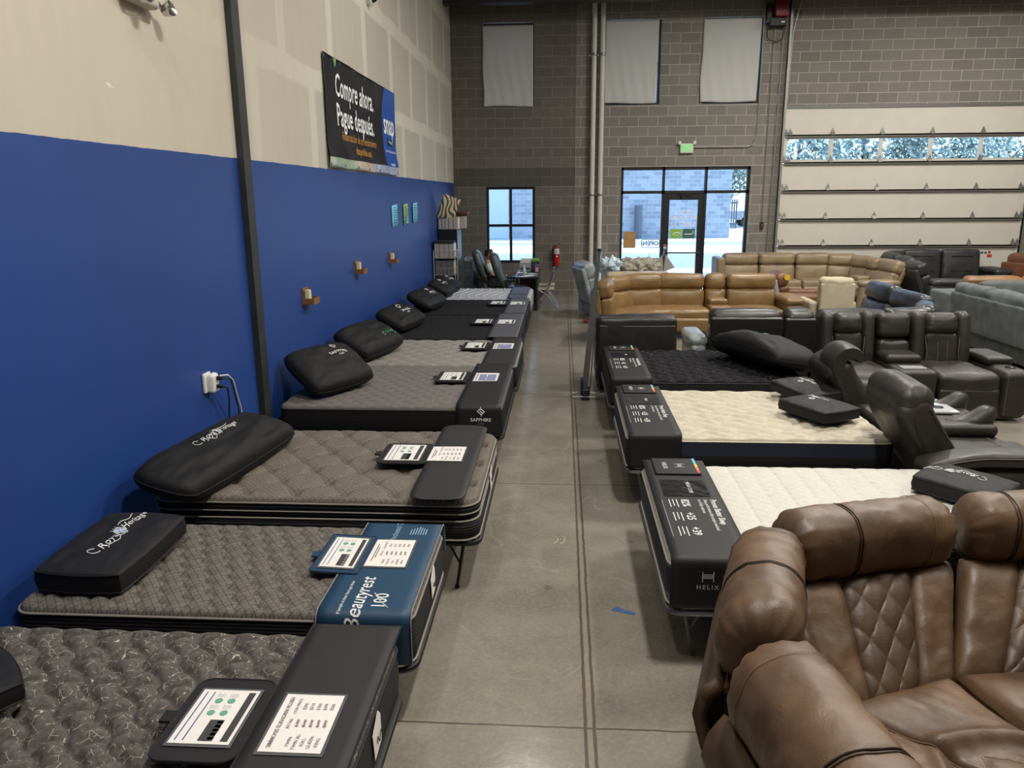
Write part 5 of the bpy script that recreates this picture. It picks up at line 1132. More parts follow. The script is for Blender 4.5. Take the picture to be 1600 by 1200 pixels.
mb = MB(); mb.puff((3.12, 6.60, .53), (.46, .34, .055), .05, n=8, wr=.006); f_ = part('folded_back', mb, L_esp, t_)
for q in (6.42, 6.88):
    mb = MB(); P = [(3.22, q, .53), (3.34, q, .53), (3.45, q, .56), (3.52, q, .62), (3.545, q, .675), (3.55, q, .705), (3.55, q, .72)]; mb.tube(P, [.06, .085, .10, .092, .07, .045, .01], 18); part('wing_bolster', mb, L_esp, f_, angle=None)
mb = MB(); mb.puff((3.42, 6.65, .52), (.12, .16, .07), .06, n=7); part('folded_headrest', mb, L_esp, f_)
tray_m = mat('tray_gloss_grey', '#b5b9bd', .1)
mb = MB(); mb.puff((3.15, 6.80, .60), (.26, .22, .014), .012, n=4); tr_ = part('cup_tray', mb, tray_m, f_)
for x_ in (3.08, 3.28): mb = MB(); mb.lathe([(.048, .0), (.052, .003), (.042, .004), (.040, .001), (0, .001)], (x_+(.0), 6.82-(x_-3.08)*.5, .614), 20); part('cup_holder', mb, mat('black_gloss'), tr_) if False else part('cup_holder', mb, mat('black_gloss'), f_)
mb = MB(); P = [(2.50, 5.24, .60), (2.66, 5.24, .655), (2.85, 5.24, .69), (3.05, 5.24, .70), (3.20, 5.24, .695)]
def armwarp(q): return np.array([q[0], q[1], q[2]-.075*max(0, (2.9-q[0])/.4)**1.6])
mb.puff((2.86, 5.225, .665), (.38, .115, .045), .04, (0, 0, .01), n=14, f=armwarp); a_ = part('armrest', mb, L_esp, t_)
mb = MB(); mb.tube([tuple(armwarp(np.array([x_, 5.108, .69]))) for x_ in np.linspace(2.52, 3.22, 12)], .003, 4); part('stitching', mb, stitch_m, a_)
mb = MB(); mb.puff((3.13, 5.23, .34), (.50, .11, .28), .09, n=12, wr=.004, ws=4, f=lambda q: np.array([q[0]+.0, q[1], q[2]-.06*max(0, (2.9-q[0])/.4)])); s_ = part('armrest_side', mb, L_esp, t_)
mb = MB(); mb.lathe([(.052, 0), (.06, .008), (.05, .012), (.044, .004), (.043, -.04), (0, -.04)], (3.36, 5.225, .618), 22); part('cup_holder', mb, chrome, t_)
mb = MB(); mb.puff((3.38, 5.116, .45), (.07, .008, .035), .008, n=3); part('control_pad', mb, mat('black_gloss'), s_)
mb = MB(); mb.puff((3.15, 6.45, .12), (.42, 1.12, .09), .03, n=5); part('seat_base', mb, L_esp, t_)
mb = MB(); mb.puff((3.12, 7.72, .34), (.46, .10, .28), .08, n=8); part('armrest_side', mb, L_esp, t_)

# plastic-wrapped sofa by the pipes
t_ = bx_root('recliner_chair', 'pale grey wrapped leather recliner standing alone by the white pipes', (.6, 16, 0), cat='armchair')
M_ = TR(.55, 16.0, 0, 100)
unit(t_, .42, 15.95, 104, .82, L_wrap, zt=1.12, lean=16, seed=90, shell_top=1.0); arm(t_, .42, 15.95, 104, -1, .41, L_wrap, .2); arm(t_, .42, 15.95, 104, 1, .41, L_wrap, .2)
mb = MB(); mb.tube([tuple(M_ @ Vector((q, -.0-.1*abs(q), .95-.5*abs(q+.4)))) for q in np.linspace(-.45, .3, 12)], .012, 6); part('strap', mb, mat('black_plastic'), t_)
mb = MB(); mb.puff((1.45, 15.0, .51), (.62, .13, .49), .08, (0, .01, .01), n=9, wr=.02, ws=4); b_ = solo('wrapped_sofa_back', mb, leather('leather_fawn', '#a8967e', .3, .12), 'fawn leather sofa back standing just behind the tan sectional', 'sofa back')
def crumple(label, c, h, m, seed, cat='plastic bag', name='plastic_bag', amp=.09):
    mb = MB(); mb.puff(c, h, min(h)*.9, n=16, wr=amp, ws=9, seed=seed); return solo(name, mb, m, label, cat, angle=rad(25))
crumple('pale blue crumpled plastic on the wrapped recliner by the pipes', (.95, 15.75, 1.06), (.20, .22, .13), mat('plastic_sheet_blue', '#aebfc6', .2), 3)
crumple('long heap of beige wrapping paper by the entrance window', (1.75, 17.7, .88), (.45, .25, .16), mat('wrap_paper', '#9c968a', .6), 5, 'wrapping', 'wrapping_heap', .07)
for k, (x_, a) in enumerate(((2.15, 14), (2.35, -18))):
    mb = MB(); M_ = TR(x_, 17.5, .92, 20*k, 0) @ Matrix.Rotation(rad(a), 4, 'Y'); mb.add([tuple(M_ @ Vector(v)) for v in ((-.14, 0, -.12), (.14, 0, -.12), (.02, .02, .24), (-.14, .10, -.12), (.14, .1, -.12), (.02, .06, .22))], [(0, 1, 2), (3, 5, 4), (0, 2, 5, 3), (1, 4, 5, 2), (0, 3, 4, 1)]); solo('cardboard_corner', mb, mat('board_grey', '#8d8a84', .7), ['grey cardboard corner piece sticking up by the entrance, left of two', 'grey cardboard corner piece sticking up by the entrance, right of two'][k], 'cardboard', 'cardboard corners by the entrance', False)
mb = MB(); mb.bx(1.3, 2.6, 17.3, 18.0, .0, .68); solo('packing_crate', mb, mat('board_brown', '#9a8466', .8, 0, .1), 'cardboard-brown packing box under the wrapping heap by the entrance', 'box', smooth=False)

# ------------------------------------------------------------------ near brown sectional
LB = leather('leather_saddle_brown', '#523c29', .46, .20, '#6c523a'); LBd = leather('leather_umber', '#453222', .48, .2, '#5a442f'); st_b = mat('stitch_sand', '#86694a', .7); pip_b = mat('piping_dark_brown', '#2a1b12', .5)
t_ = bx_root('sectional_sofa', 'saddle brown leather corner sectional with diamond stitching, nearest to the camera', (1.4, 2.4, 0))
ZC0, ZP, ZR = .47, .82, .935
def lerp(a, b, u): return tuple(x+(y-x)*u for x, y in zip(a, b))
def brown_back(c0, c1, r0, r1, seed, seamu=.36, thin=.78, lead=1):
    c0, c1, r0, r1 = [Vector((a, b, 0)) for a, b in (c0, c1, r0, r1)]
    ax = (r1-r0); L = ax.length; ax = ax.normalized(); out = Vector((-ax.y, ax.x, 0))
    if out.dot((r0+r1)/2-(c0+c1)/2) < 0: out = -out
    # upholstered back panel: crease line (low) to roll line (high)
    def S(u, v, d=0):
        lo = c0.lerp(c1, u); hi = (r0-out*.07).lerp(r1-out*.07, u); p = lo.lerp(hi, v); p.z = ZC0-.05+(ZP+.03-ZC0)*v
        nn = (-out*.8+Vector((0, 0, .6))).normalized(); return p+nn*d
    for k, (a, b) in enumerate(((0, .30), (.30, .73), (.73, 1))):
        nu, nv = (44, 60) if k == 1 else (18, 30); P = []
        for i in range(nu+1):
            row = []
            for j in range(nv+1):
                s_, v = i/nu, j/nv; u = a+(b-a)*s_; e = (1-abs(2*s_-1)**6)*(1-abs(2*v-1)**10)
                d = (.045 if k != 1 else .036)*e**.5-.02*(1-e)
                if k == 1:
                    A = s_*2.6; B = v*3.1; d += .013*(abs(sin(PI*(A+B)))*abs(sin(PI*(A-B))))**.45*min(1, e*2)
                d += .008*noise.fractal(Vector((u*5+seed, v*5, 0)), 1, 2, 3)*(0 if k == 1 else 1)
                row.append(tuple(S(u, v, d)))
            P.append(row)
        mb = MB(); mb.grid(P); o = part('back_panel' if k != 1 else 'quilted_back_panel', mb, LB if k != 1 else LBd, t_, angle=None, label=None if k != 1 else 'diamond-stitched back panel'); md = o.modifiers.new('t', 'SOLIDIFY'); md.thickness = .03; md.offset = 0
        if k == 1:
            for q in (a+.006, b-.006):
                for dd in (0, .012):
                    mb = MB(); mb.tube([tuple(S(q+(dd if q < .5 else -dd), v, .022)) for v in np.linspace(.04, .97, 24)], .0018, 4); part('stitching', mb, st_b, o)
            for sg in (1, -1):     # threads along the quilting valleys
                for n_ in range(-3, 7):
                    pts = []
                    for s_ in np.linspace(.02, .98, 40):
                        B = (n_-s_*2.6)*sg if sg > 0 else (s_*2.6-n_+0); v = (n_-s_*2.6)/3.1 if sg > 0 else (s_*2.6-(n_-3))/3.1
                        if .03 < v < .97: e = (1-abs(2*s_-1)**6)*(1-abs(2*v-1)**10); pts.append(tuple(S(a+(b-a)*s_, v, .036*e**.5-.02*(1-e)+.0012)))
                    if len(pts) > 3: mb = MB(); mb.tube(pts, .0014, 4); part('stitching', mb, st_b, o)
    # headrest roll
    nl, nr = 64, 40; rings = []
    def rollp(u, th, ex=0):
        e0 = min(u, 1-u)*L; k = 1 if e0 > .10 else (.30+.70*math.sqrt(max(0, 1-((.10-e0)/.10)**2)))
        pl = math.exp(-(e0/.075)**2)*.055*sin(th*14+seed) if k > .3 else 0
        g = -.030*math.exp(-((u-seamu)*L/.011)**2)-.008*math.exp(-((u-thin)*L/.006)**2)
        rr = k*(1+pl)+g*5*.2
        ca, sa = cos(th), sin(th); ca = math.copysign(abs(ca)**.85, ca); sa = math.copysign(abs(sa)**.9, sa)
        w_ = .010*noise.fractal(Vector((u*6+seed*3, ca*1.5, sa*1.5)), 1, 2, 4)
        c = r0.lerp(r1, u); c.z = ZR-.012*(abs(2*u-1)**3)
        c = c + out*(-.02*sa)
        return c+out*(.152*rr+w_*k+ex)*ca+Vector((0, 0, 1))*(.168*rr+w_*k+ex)*sa
    uu = [0, .004, .01, .02, .03, .045, .06]+list(np.linspace(.08, .92, nl-14))+[1-x for x in (.06, .045, .03, .02, .01, .004, 0)]
    uu = sorted(set(uu+[seamu+d for d in (-.02, -.01, -.005, 0, .005, .01, .02)]+[thin+d for d in (-.008, 0, .008)]))
    R = [[tuple(rollp(u, 2*PI*k/nr)) for k in range(nr)] for u in uu]
    mb = MB(); mb.grid(R, wrapv=True, flip=out.cross(Vector((0, 0, 1))).dot(ax) > 0); mb.add(R[0], [tuple(range(nr))]); mb.add(R[-1], [tuple(range(nr))[::-1]])
    hr = part('headrest', mb, LB, t_, angle=None)
    for d_ in (-.007, .007):
        mb = MB(); mb.tube([tuple(rollp(seamu+d_/L, 2*PI*k/48, .002)) for k in range(48)], .0032, 6, closed=True); part('piping', mb, pip_b, hr)
    mb = MB(); mb.tube([tuple(rollp(thin, 2*PI*k/48, .004)) for k in range(48)], .0013, 4, closed=True); part('stitching', mb, st_b, hr)
    # outer shell leaning outward at the top
    P = []
    for i in range(15):
        u = i/14; row = []
        for j in range(13):
            z_ = .06+(.76-.06)*j/12; p = r0.lerp(r1, u)+out*float(np.interp(z_, [.06, .3, .5, .66, .74, .80], [-.06, .03, .11, .155, .12, .03])); p.z = z_; row.append(tuple(p))
        P.append(row)
    mb = MB(); mb.grid(P); o = part('back_shell', mb, LBd, t_); md = o.modifiers.new('t', 'SOLIDIFY'); md.thickness = .05
    mb = MB(); mb.tube([p[-1] for p in P], .010, 8); part('shell_edge', mb, LBd, o)
CORN = (1.07, 2.70)
brown_back((1.07, 2.70), (1.62, 2.94), (.95, 3.16), (1.745, 3.40), 1, .36, .80)
brown_back((1.65, 2.96), (2.30, 3.03), (1.83, 3.42), (2.66, 3.48), 2, .22, .78)
brown_back((1.02, 2.28), (1.06, 2.66), (.665, 2.36), (.885, 3.10), 3, .44, .84)
brown_back((1.10, 1.52), (1.03, 2.25), (.80, 1.44), (.665, 2.24), 4, .30, .82)
def seat_patch(p00, p10, p11, p01, z, th, name='seat_cushion', quilt=None, seed=0, mat_=None, nu=44, nv=44, dropf=None):
    """bilinear cushion: p00-p10 back edge, p01-p11 front edge"""
    q = [Vector((a, b, 0)) for a, b in (p00, p10, p11, p01)]; P = []
    for i in range(nu+1):
        row = []
        for j in range(nv+1):
            u, v = i/nu, j/nv; p = q[0].lerp(q[1], u).lerp(q[3].lerp(q[2], u), v); eu = min(u, 1-u)*(q[0]-q[1]).length; ev = min(v, 1-v)*(q[0]-q[3]).length; e = min(eu, ev)
            dz = -.045*(1-math.sqrt(max(0, 1-max(0, 1-e/.06)**2))); dz += .02*(1-(2*u-1)**4)*(1-(2*v-1)**4)+.008*noise.fractal(Vector((p.x*5+seed, p.y*5, 0)), 1, 2, 3)
            if dropf: dz += dropf(u, v)
            row.append((p.x, p.y, z+dz))
        P.append(row)
    mb = MB(); mb.grid(P, flip=True); rim = [P[i][0] for i in range(nu+1)]+[P[nu][j] for j in range(1, nv+1)]+[P[i][nv] for i in range(nu-1, -1, -1)]+[P[0][j] for j in range(nv-1, 0, -1)]
    mb.grid([rim, [(a, b, z-th) for a, b, c in rim]], wrapv=True, flip=True)
    o = part(name, mb, mat_ or LB, t_, angle=None); return o, (lambda u, v, d=0: tuple(Vector(P[int(round(u*nu))][int(round(v*nv))])+Vector((0, 0, d))))
def bol(u, v, u0=0):
    # raised rear pad ending in a curved bolster, diamond quilting in front of it
    s_ = .50+.16*(2*abs(u-.5))**2
    d = -.028*(.5+.5*math.tanh((v-s_)*26))+.016*math.exp(-((v-s_+.05)/.045)**2)
    if v > s_+.05 and .12 < u < .88: A = u*5; B = v*5.5; d += .010*(abs(sin(PI*(A+B)/1.6))*abs(sin(PI*(A-B)/1.6)))**.5*min(1, (v-s_-.05)*12)
    return d
Pm = (1.66, 2.20)
oA, SA = seat_patch((1.08, 2.70), (1.615, 2.93), (1.80, 2.25), Pm, .50, .16, seed=1, dropf=lambda u, v: bol(min(1, .5+u*.5), v)-.0, nu=60, nv=70)
oW, SW = seat_patch((1.03, 2.30), (1.08, 2.70), Pm, (1.50, 1.90), .50, .16, seed=2, dropf=lambda u, v: bol(u*.5, v), nu=60, nv=70)
oB, SB = seat_patch((1.66, 2.95), (2.32, 3.02), (2.45, 2.30), (1.84, 2.25), .50, .16, seed=3, dropf=bol, nu=60, nv=70)
oC, SC = seat_patch((1.10, 1.54), (1.04, 2.26), (1.68, 2.10), (1.72, 1.45), .50, .16, seed=4, dropf=bol, nu=50, nv=50)
for d_ in (0, .02):
    mb = MB(); mb.tube([SA(d_, v, .004) for v in np.linspace(.01, .62, 36)], .002, 4); part('stitching', mb, st_b, oA)
for sgn in (1, -1):
    for n_ in np.arange(-2, 7):
        for (S_, o_, f_) in ((SA, oA, lambda u: .5+u*.5), (SB, oB, lambda u: u)):
            pts = []
            for u in np.linspace(.03, .97, 34):
                uu_ = f_(u); v = (n_*1.6-uu_*5)/5.5 if sgn > 0 else (uu_*5-n_*1.6+3.2)/5.5
                if .50+.16*(2*abs(uu_-.5))**2+.07 < v < .95 and .12 < uu_ < .88: pts.append(S_(u, v, .0015))
            if len(pts) > 4: mb = MB(); mb.tube(pts, .0015, 4); part('stitching', mb, st_b, o_)
for a, b, c_, d_ in (((1.05, 2.2), (1.62, 2.9), (1.85, 2.3), (1.5, 1.9)), ((1.66, 2.9), (2.3, 2.98), (2.42, 2.33), (1.86, 2.28)), ((1.12, 1.56), (1.06, 2.2), (1.6, 2.05), (1.68, 1.48))):
    mb = MB(); V = [(*p, z) for z in (.05, .36) for p in (a, b, c_, d_)]; mb.add(V, [(0, 1, 2, 3), (7, 6, 5, 4), (0, 4, 5, 1), (1, 5, 6, 2), (2, 6, 7, 3), (3, 7, 4, 0)]); part('seat_base', mb, LBd, t_, False)
mb = MB(); mb.puff((2.50, 2.72, .31), (.11, .46, .27), .08, (0, 0, .01), n=10, wr=.005, M=TR(0, 0, 0, 0)); part('armrest_side', mb, LBd, t_)
mb = MB(); mb.puff((2.50, 2.70, .60), (.13, .44, .06), .055, (0, 0, .02), n=10, wr=.006); part('armrest', mb, LB, t_)

# ------------------------------------------------------------------ desk corner
t_ = root('tall_cabinet', 'tall black metal cabinet in the corner behind the wire rack', 'cabinet', (-2.4, 18.2, 0))
mb = MB(); mb.bx(-2.64, -2.25, 16.6, 17.3, .02, 1.75); part('cabinet_body', mb, mat('cabinet_black', '#15171a', .4, .2), t_, False)
mb = MB(); mb.bx(-2.252, -2.235, 16.62, 17.28, .06, 1.71); d_ = part('door', mb, mat('cabinet_edge', '#4a5a62', .3, .4), t_, False)
mb = MB(); mb.bx(-2.235, -2.22, 16.68, 16.70, .9, 1.1); part('handle', mb, chrome, d_, False)
def boxed(label, x0, x1, y0, y1, z0, z1, kind='box', name='catalogue_box', m=None, seams=3):
    mb = MB(); mb.bx(x0, x1, y0, y1, z0, z1); o = solo(name, mb, m or mat('catalogue_grey', '#a7a19a', .7, 0, .15, 30), label, kind, smooth=False)
    for k in range(1, seams): mb = MB(); xx = x0+(x1-x0)*k/seams; mb.bx(xx-.004, xx+.004, y0-.003, y0, z0+.005, z1-.005); part('divider', mb, ink_d, o, False)
    mb = MB(); mb.bx(x1, x1+.004, y0+.01, y1-.01, z0+.01, z1-.01); part('label_side', mb, paper_m, o, False); return o
boxed('striped sample box on the tall black cabinet, under the patterned cushion', -2.63, -2.43, 16.62, 16.9, 1.752, 1.98)
boxed('paler sample box on the tall black cabinet, on the window side', -2.41, -2.22, 16.62, 16.9, 1.752, 2.0, seams=2)
# patterned cushion
s = NT('cushion_swirl'); wv = s.n('TexWave'); wv.inputs['Scale'].default_value = 3.2; wv.inputs['Distortion'].default_value = 9; wv.inputs['Detail'].default_value = .5; wv.inputs['Detail Scale'].default_value = 1.2; s.l(s.co(), wv.inputs['Vector'])
cm = s.set(s.mix(s.ramp(wv.outputs['Fac'], .42, .5), hexc('#4a453c'), hexc('#b8ab8c')), .85)
M_ = Matrix.Translation((-2.42, 16.70, 2.19)) @ Matrix.Rotation(rad(28), 4, 'Z') @ Matrix.Rotation(rad(20), 4, 'Y') @ Matrix.Rotation(rad(6), 4, 'Z'); mb = MB(); n = 22; us = [sin(q*PI/2) for q in np.linspace(-1, 1, n)]
f = lambda u, v, sg: tuple(M_ @ Vector((u*.20*(1+.06*abs(u*v)**2), sg*.085*max(0, (1-u**2)*(1-v**2))**.45, v*.25*(1+.06*abs(u*v)**2))))
mb.grid([[f(u, v, -1) for v in us] for u in us]); mb.grid([[f(u, v, 1) for v in us] for u in us], flip=True); solo('patterned_cushion', mb, cm, 'beige and grey swirl-patterned cushion propped on boxes above the cabinet', 'cushion')
mb = MB(); mb.lathe([(0, -.06), (.13, -.055), (.18, -.01), (.185, .03), (.17, .03), (.12, -.03), (0, -.035)], (-2.22, 17.12, 2.07), 28); solo('wooden_bowl', mb, mat('wood_mahogany', '#5a2c1a', .4, 0, .2, 10), 'dark reddish wooden bowl on a ledge beside the patterned cushion', 'bowl')
mb = MB(); mb.bx(-2.36, -2.1, 17.0, 17.2, 1.752, 2.005); solo('catalogue_box', mb, mat('catalogue_grey'), 'plain sample box holding up the wooden bowl on the cabinet', 'box', smooth=False)
t_ = root('wire_rack', 'pale wire rack holding sample books in front of the black cabinet', 'rack', (-2.4, 16.0, 0)); wr_m = mat('rack_wire', '#b9b3a5', .4, .4)
rx0, rx1, ry0, ry1 = -2.63, -2.19, 15.84, 16.2
for x_ in (rx0, rx1):
    for y_ in (ry0, ry1): mb = MB(); mb.tube([(x_, y_, 0), (x_, y_, 1.36)], .009, 6); part('post', mb, wr_m, t_)
for z_ in (.1, .5, .86, 1.20):
    mb = MB(); mb.tube([(rx0, ry0, z_), (rx1, ry0, z_), (rx1, ry1, z_), (rx0, ry1, z_)], .006, 5, closed=True); mb.tube([(rx0, ry0, z_+.14), (rx1, ry0, z_+.14), (rx1, ry1, z_+.14), (rx0, ry1, z_+.14)], .004, 5, closed=True)
    for q in range(1, 6): xx = rx0+(rx1-rx0)*q/6; mb.tube([(xx, ry0, z_+.14), (xx, ry0, z_), (xx, ry1, z_), (xx, ry1, z_+.14)], .003, 4)
    part('wire_shelf', mb, wr_m, t_)
boxed('stack of grey sample books on the top tier of the wire rack', -2.61, -2.21, 15.86, 16.18, 1.208, 1.50, seams=4)
boxed('darker stack of sample books on the second tier of the wire rack', -2.60, -2.22, 15.86, 16.18, .868, 1.14, m=mat('catalogue_dark', '#5f5d60', .7, 0, .2, 30), seams=3)
mb = MB(); mb.puff((-2.42, 16.02, 1.525), (.21, .19, .022), .015, n=4, wr=.006); solo('folded_cloth', mb, mat('cloth_black', '#17191c', .7), 'black folded cloth on top of the sample books in the wire rack', 'cloth')
t_ = root('filing_cabinet', 'low grey filing cabinet with pale top clutter beside the tall black cabinet', 'cabinet', (-2.1, 17.6, 0))
mb = MB(); mb.bx(-2.24, -2.05, 17.5, 17.9, 0, .98); part('cabinet_body', mb, mat('cabinet_slate', '#5d6b70', .4, .3), t_, False)
for k in range(3): mb = MB(); mb.bx(-2.23, -2.06, 17.485, 17.5, .05+.3*k, .33+.3*k); d_ = part('drawer', mb, mat('cabinet_slate'), t_, False); mb = MB(); mb.tube([(-2.17, 17.47, .2+.3*k), (-2.11, 17.47, .2+.3*k)], .006); part('handle', mb, chrome, d_)
mb = MB(); mb.puff((-2.145, 17.7, 1.03), (.08, .13, .05), .03, n=5, wr=.012); solo('paper_pile', mb, mat('paper_blue_white', '#b9ccd2', .6), 'pale loose papers heaped on the low grey filing cabinet', 'papers', angle=rad(25))
t_ = root('backpack', 'black backpack slumped against the block wall beside the office chairs', 'backpack', (-1.9, 18.5, 0))
mb = MB(); mb.puff((-2.04, 18.35, .34), (.19, .14, .33), .12, (0, .03, .02), n=10, wr=.02, ws=6); part('bag_body', mb, mat('nylon_black', '#101114', .6), t_)
mb = MB(); mb.puff((-2.04, 18.20, .24), (.14, .04, .15), .035, n=6, wr=.01); part('front_pocket', mb, mat('nylon_black'), t_)
mb = MB(); mb.tube([(-2.04+.05*cos(a), 18.35, .66+.05*sin(a)) for a in np.linspace(0, PI, 8)], .01, 6); part('top_handle', mb, mat('nylon_black'), t_)
off_m = leather('leather_office_grey', '#3c4240', .3, .15)
def office(label, x, y):
    t_ = root('office_chair', label, 'office chair', (x, y, 0), 'office chairs at the desk'); M_ = TR(x, y, 0, 90)
    mb = MB()
    def wf(q): return q
    mb.puff((0, .24, .86), (.27, .085, .38), .075, (0, .02, .02), n=12, M=M_ @ Matrix.Translation((0, 0, 0)) , f=lambda q: np.array([q[0]*(1-.18*max(0, (q[2]-.95)/.28)), q[1]+.46*(q[2]-.62)**1.+.03*sin((q[2]-.5)*6), q[2]])); part('backrest', mb, off_m, t_)
    mb = MB(); mb.puff((0, -.02, .48), (.25, .25, .055), .05, (0, 0, .02), n=8, M=M_); part('seat', mb, off_m, t_)
    for s_ in (-1, 1): mb = MB(); mb.tube([tuple(M_ @ Vector(v)) for v in ((s_*.28, .18, .48), (s_*.29, .18, .64), (s_*.29, .02, .67), (s_*.28, -.02, .50))], .018, 8); mb.puff((s_*.29, .09, .685), (.035, .12, .018), .015, n=4, M=M_); part('armrest', mb, mat('black_plastic'), t_)
    mb = MB(); mb.tube([(x, y, .44), (x, y, .12)], .03, 10)
    for k in range(5): a = k*2*PI/5; mb.tube([(x, y, .13), (x+.29*cos(a), y+.29*sin(a), .075)], .02, 6)
    part('base', mb, chrome, t_)
    for k in range(5): a = k*2*PI/5; mb = MB(); mb.lathe([(0, -.015), (.03, -.015), (.03, .015), (0, .015)], (0, 0, 0), 12, Matrix.Translation((x+.29*cos(a), y+.29*sin(a), .03)) @ Matrix.Rotation(PI/2, 4, 'X')); part('caster', mb, mat('black_plastic'), t_)
office('dark leather office chair with the seated person, nearer the block wall', -1.46, 17.55)
office('dark leather office chair, empty, nearer the mattresses', -1.0, 16.75)
# seated person
def skin_mesh(V, E, Rr, sub=2):
    me = bpy.data.meshes.new('b'); me.from_pydata([tuple(v) for v in V], E, []); ob = bpy.data.objects.new('b', me); COL.objects.link(ob)
    sk = ob.modifiers.new('s', 'SKIN'); ss = ob.modifiers.new('u', 'SUBSURF'); ss.levels = sub
    for i, r_ in enumerate(Rr): me.skin_vertices[0].data[i].radius = (r_, r_) if not isinstance(r_, tuple) else r_
    me.skin_vertices[0].data[0].use_root = True
    bpy.context.view_layer.update(); dg = bpy.context.evaluated_depsgraph_get(); m2 = bpy.data.meshes.new_from_object(ob.evaluated_get(dg))
    out = ([tuple(v.co) for v in m2.vertices], [tuple(p.vertices) for p in m2.polygons]); bpy.data.objects.remove(ob); bpy.data.meshes.remove(m2); return out
px_, py_ = -1.50, 17.55
J = {'pel': (.02, 0, .57), 'sp1': (-.03, 0, .70), 'sp2': (-.10, 0, .84), 'chest': (-.15, 0, .90), 'neck': (-.18, 0, 1.0), 'head0': (-.175, 0, 1.05)}
V = []; E = []; Rr = []; ID = {}
def jn(n_, p, r_, par=None):
    ID[n_] = len(V); V.append((px_+p[0], py_+p[1], p[2])); Rr.append(r_)
    if par: E.append((ID[par], ID[n_]))
jn('pel', J['pel'], (.15, .12)); jn('sp1', J['sp1'], (.145, .11), 'pel'); jn('sp2', J['sp2'], (.15, .11), 'sp1'); jn('chest', J['chest'], (.14, .10), 'sp2'); jn('neck', J['neck'], .055, 'chest'); jn('head0', J['head0'], .06, 'neck')
for s_, nm in ((-1, 'n'), (1, 'f')):
    jn('sh'+nm, (-.15, s_*.17, .91), .06, 'chest'); jn('el'+nm, (-.08, s_*.25, .71), .043, 'sh'+nm); jn('wr'+nm, (.13, s_*.09, .70), .028, 'el'+nm); jn('pa'+nm, (.19, s_*.07, .695), (.032, .018), 'wr'+nm)
    for k in range(4):
        jn('f1'+nm+str(k), (.235, s_*(.07+.018*(k-1.5)), .688), .009, 'pa'+nm); jn('f2'+nm+str(k), (.262-.004*abs(k-1), s_*(.07+.018*(k-1.5)), .672), .008, 'f1'+nm+str(k))
    jn('th'+nm, (.195, s_*.03, .682), .010, 'pa'+nm); jn('th2'+nm, (.215, s_*.015, .668), .008, 'th'+nm)
    jn('hip'+nm, (.06, s_*.09, .58), .085, 'pel'); jn('kn'+nm, (.46, s_*.12, .60), .06, 'hip'+nm); jn('an'+nm, (.50, s_*.12, .14), .038, 'kn'+nm); jn('to'+nm, (.62, s_*.13, .08), .035, 'an'+nm)
bv, bf = skin_mesh(V, E, Rr)
mb = MB(); mb.add(bv, bf)
Mh = Matrix.Translation((px_-.14, py_, 1.15)) @ Matrix.Rotation(rad(-12), 4, 'Y'); P = []
for i in range(25):
    ph = PI*i/24; row = []
    for j in range(32):
        th = 2*PI*j/32; x_ = .095*sin(ph)*cos(th); y_ = .075*sin(ph)*sin(th); z_ = .12*cos(ph)
        if cos(th) > 0: # face side +x
            x_ += .024*math.exp(-((y_/.014)**2))*math.exp(-(((z_+.012)/.022)**2)); x_ -= .010*math.exp(-(((abs(y_)-.03)/.014)**2))*math.exp(-(((z_-.012)/.012)**2)); x_ += .008*math.exp(-((y_/.022)**2))*math.exp(-(((z_+.055)/.009)**2)); x_ += .010*math.exp(-((y_/.03)**2))*math.exp(-(((z_+.095)/.02)**2))
        row.append(tuple(Mh @ Vector((x_, y_, z_))))
    P.append(row)
mb.grid(P, wrapv=True)
for s_ in (-1, 1): mb.puff((-.005, s_*.078, -.005), (.016, .008, .028), .007, n=3, M=Mh)
body = solo('person', mb, mat('skin', '#b07d62', .55), 'person in a pale patterned shirt reclining in the far office chair, hands on lap', 'person')
mb = MB()
for s_ in (-1, 1): mb.lathe([(0, 0), (.008, .001), (.006, .004), (0, .005)], (0, 0, 0), 8, Mh @ Matrix.Translation((.082, s_*.030, .012)) @ Matrix.Rotation(rad(90), 4, 'Y'))
part('eyes', mb, mat('eye_dark', '#1a1412', .2), body)
mb = MB(); P = []
for i in range(14):
    ph = rad(100)*i/13; P.append([tuple(Mh @ Vector(((.104*sin(ph)*cos(2*PI*j/28))-.010, .084*sin(ph)*sin(2*PI*j/28), .004+(.128 if True else 0)*cos(ph)+(.05*max(0, cos(2*PI*j/28))*sin(ph) if ph > .9 else 0)))) for j in range(28)])
mb.grid(P, wrapv=True); part('hair', mb, mat('hair_dark', '#15110f', .6), body)
s = NT('shirt_pattern'); vo = s.n('TexVoronoi'); vo.inputs['Scale'].default_value = 22; s.l(s.co(), vo.inputs['Vector']); shirt = s.set(s.mix(s.ramp(vo.outputs['Distance'], .25, .35), hexc('#7fa59a'), hexc('#c9d8d2')), .8)
V2 = []; E2 = []; R2 = []; sv = {}
def sj(n_, r_, par=None, p=None):
    sv[n_] = len(V2); V2.append(V[ID[n_]] if p is None else p); R2.append(r_)
    if par: E2.append((sv[par], sv[n_]))
sj('sp1', (.165, .135), None); sj('pel', (.165, .135), 'sp1'); sj('sp2', (.168, .13), 'sp1'); sj('chest', (.155, .118), 'sp2')
for nm in 'nf':
    sj('sh'+nm, .080, 'chest'); a, b = V[ID['sh'+nm]], V[ID['el'+nm]]; sj('slv'+nm, .075, 'sh'+nm, lerp(a, b, .78))
v_, f_ = skin_mesh(V2, E2, R2); mb = MB(); mb.add(v_, f_); part('shirt', mb, shirt, body)
V2 = []; E2 = []; R2 = []; sv = {}
sj('pel', (.17, .14))
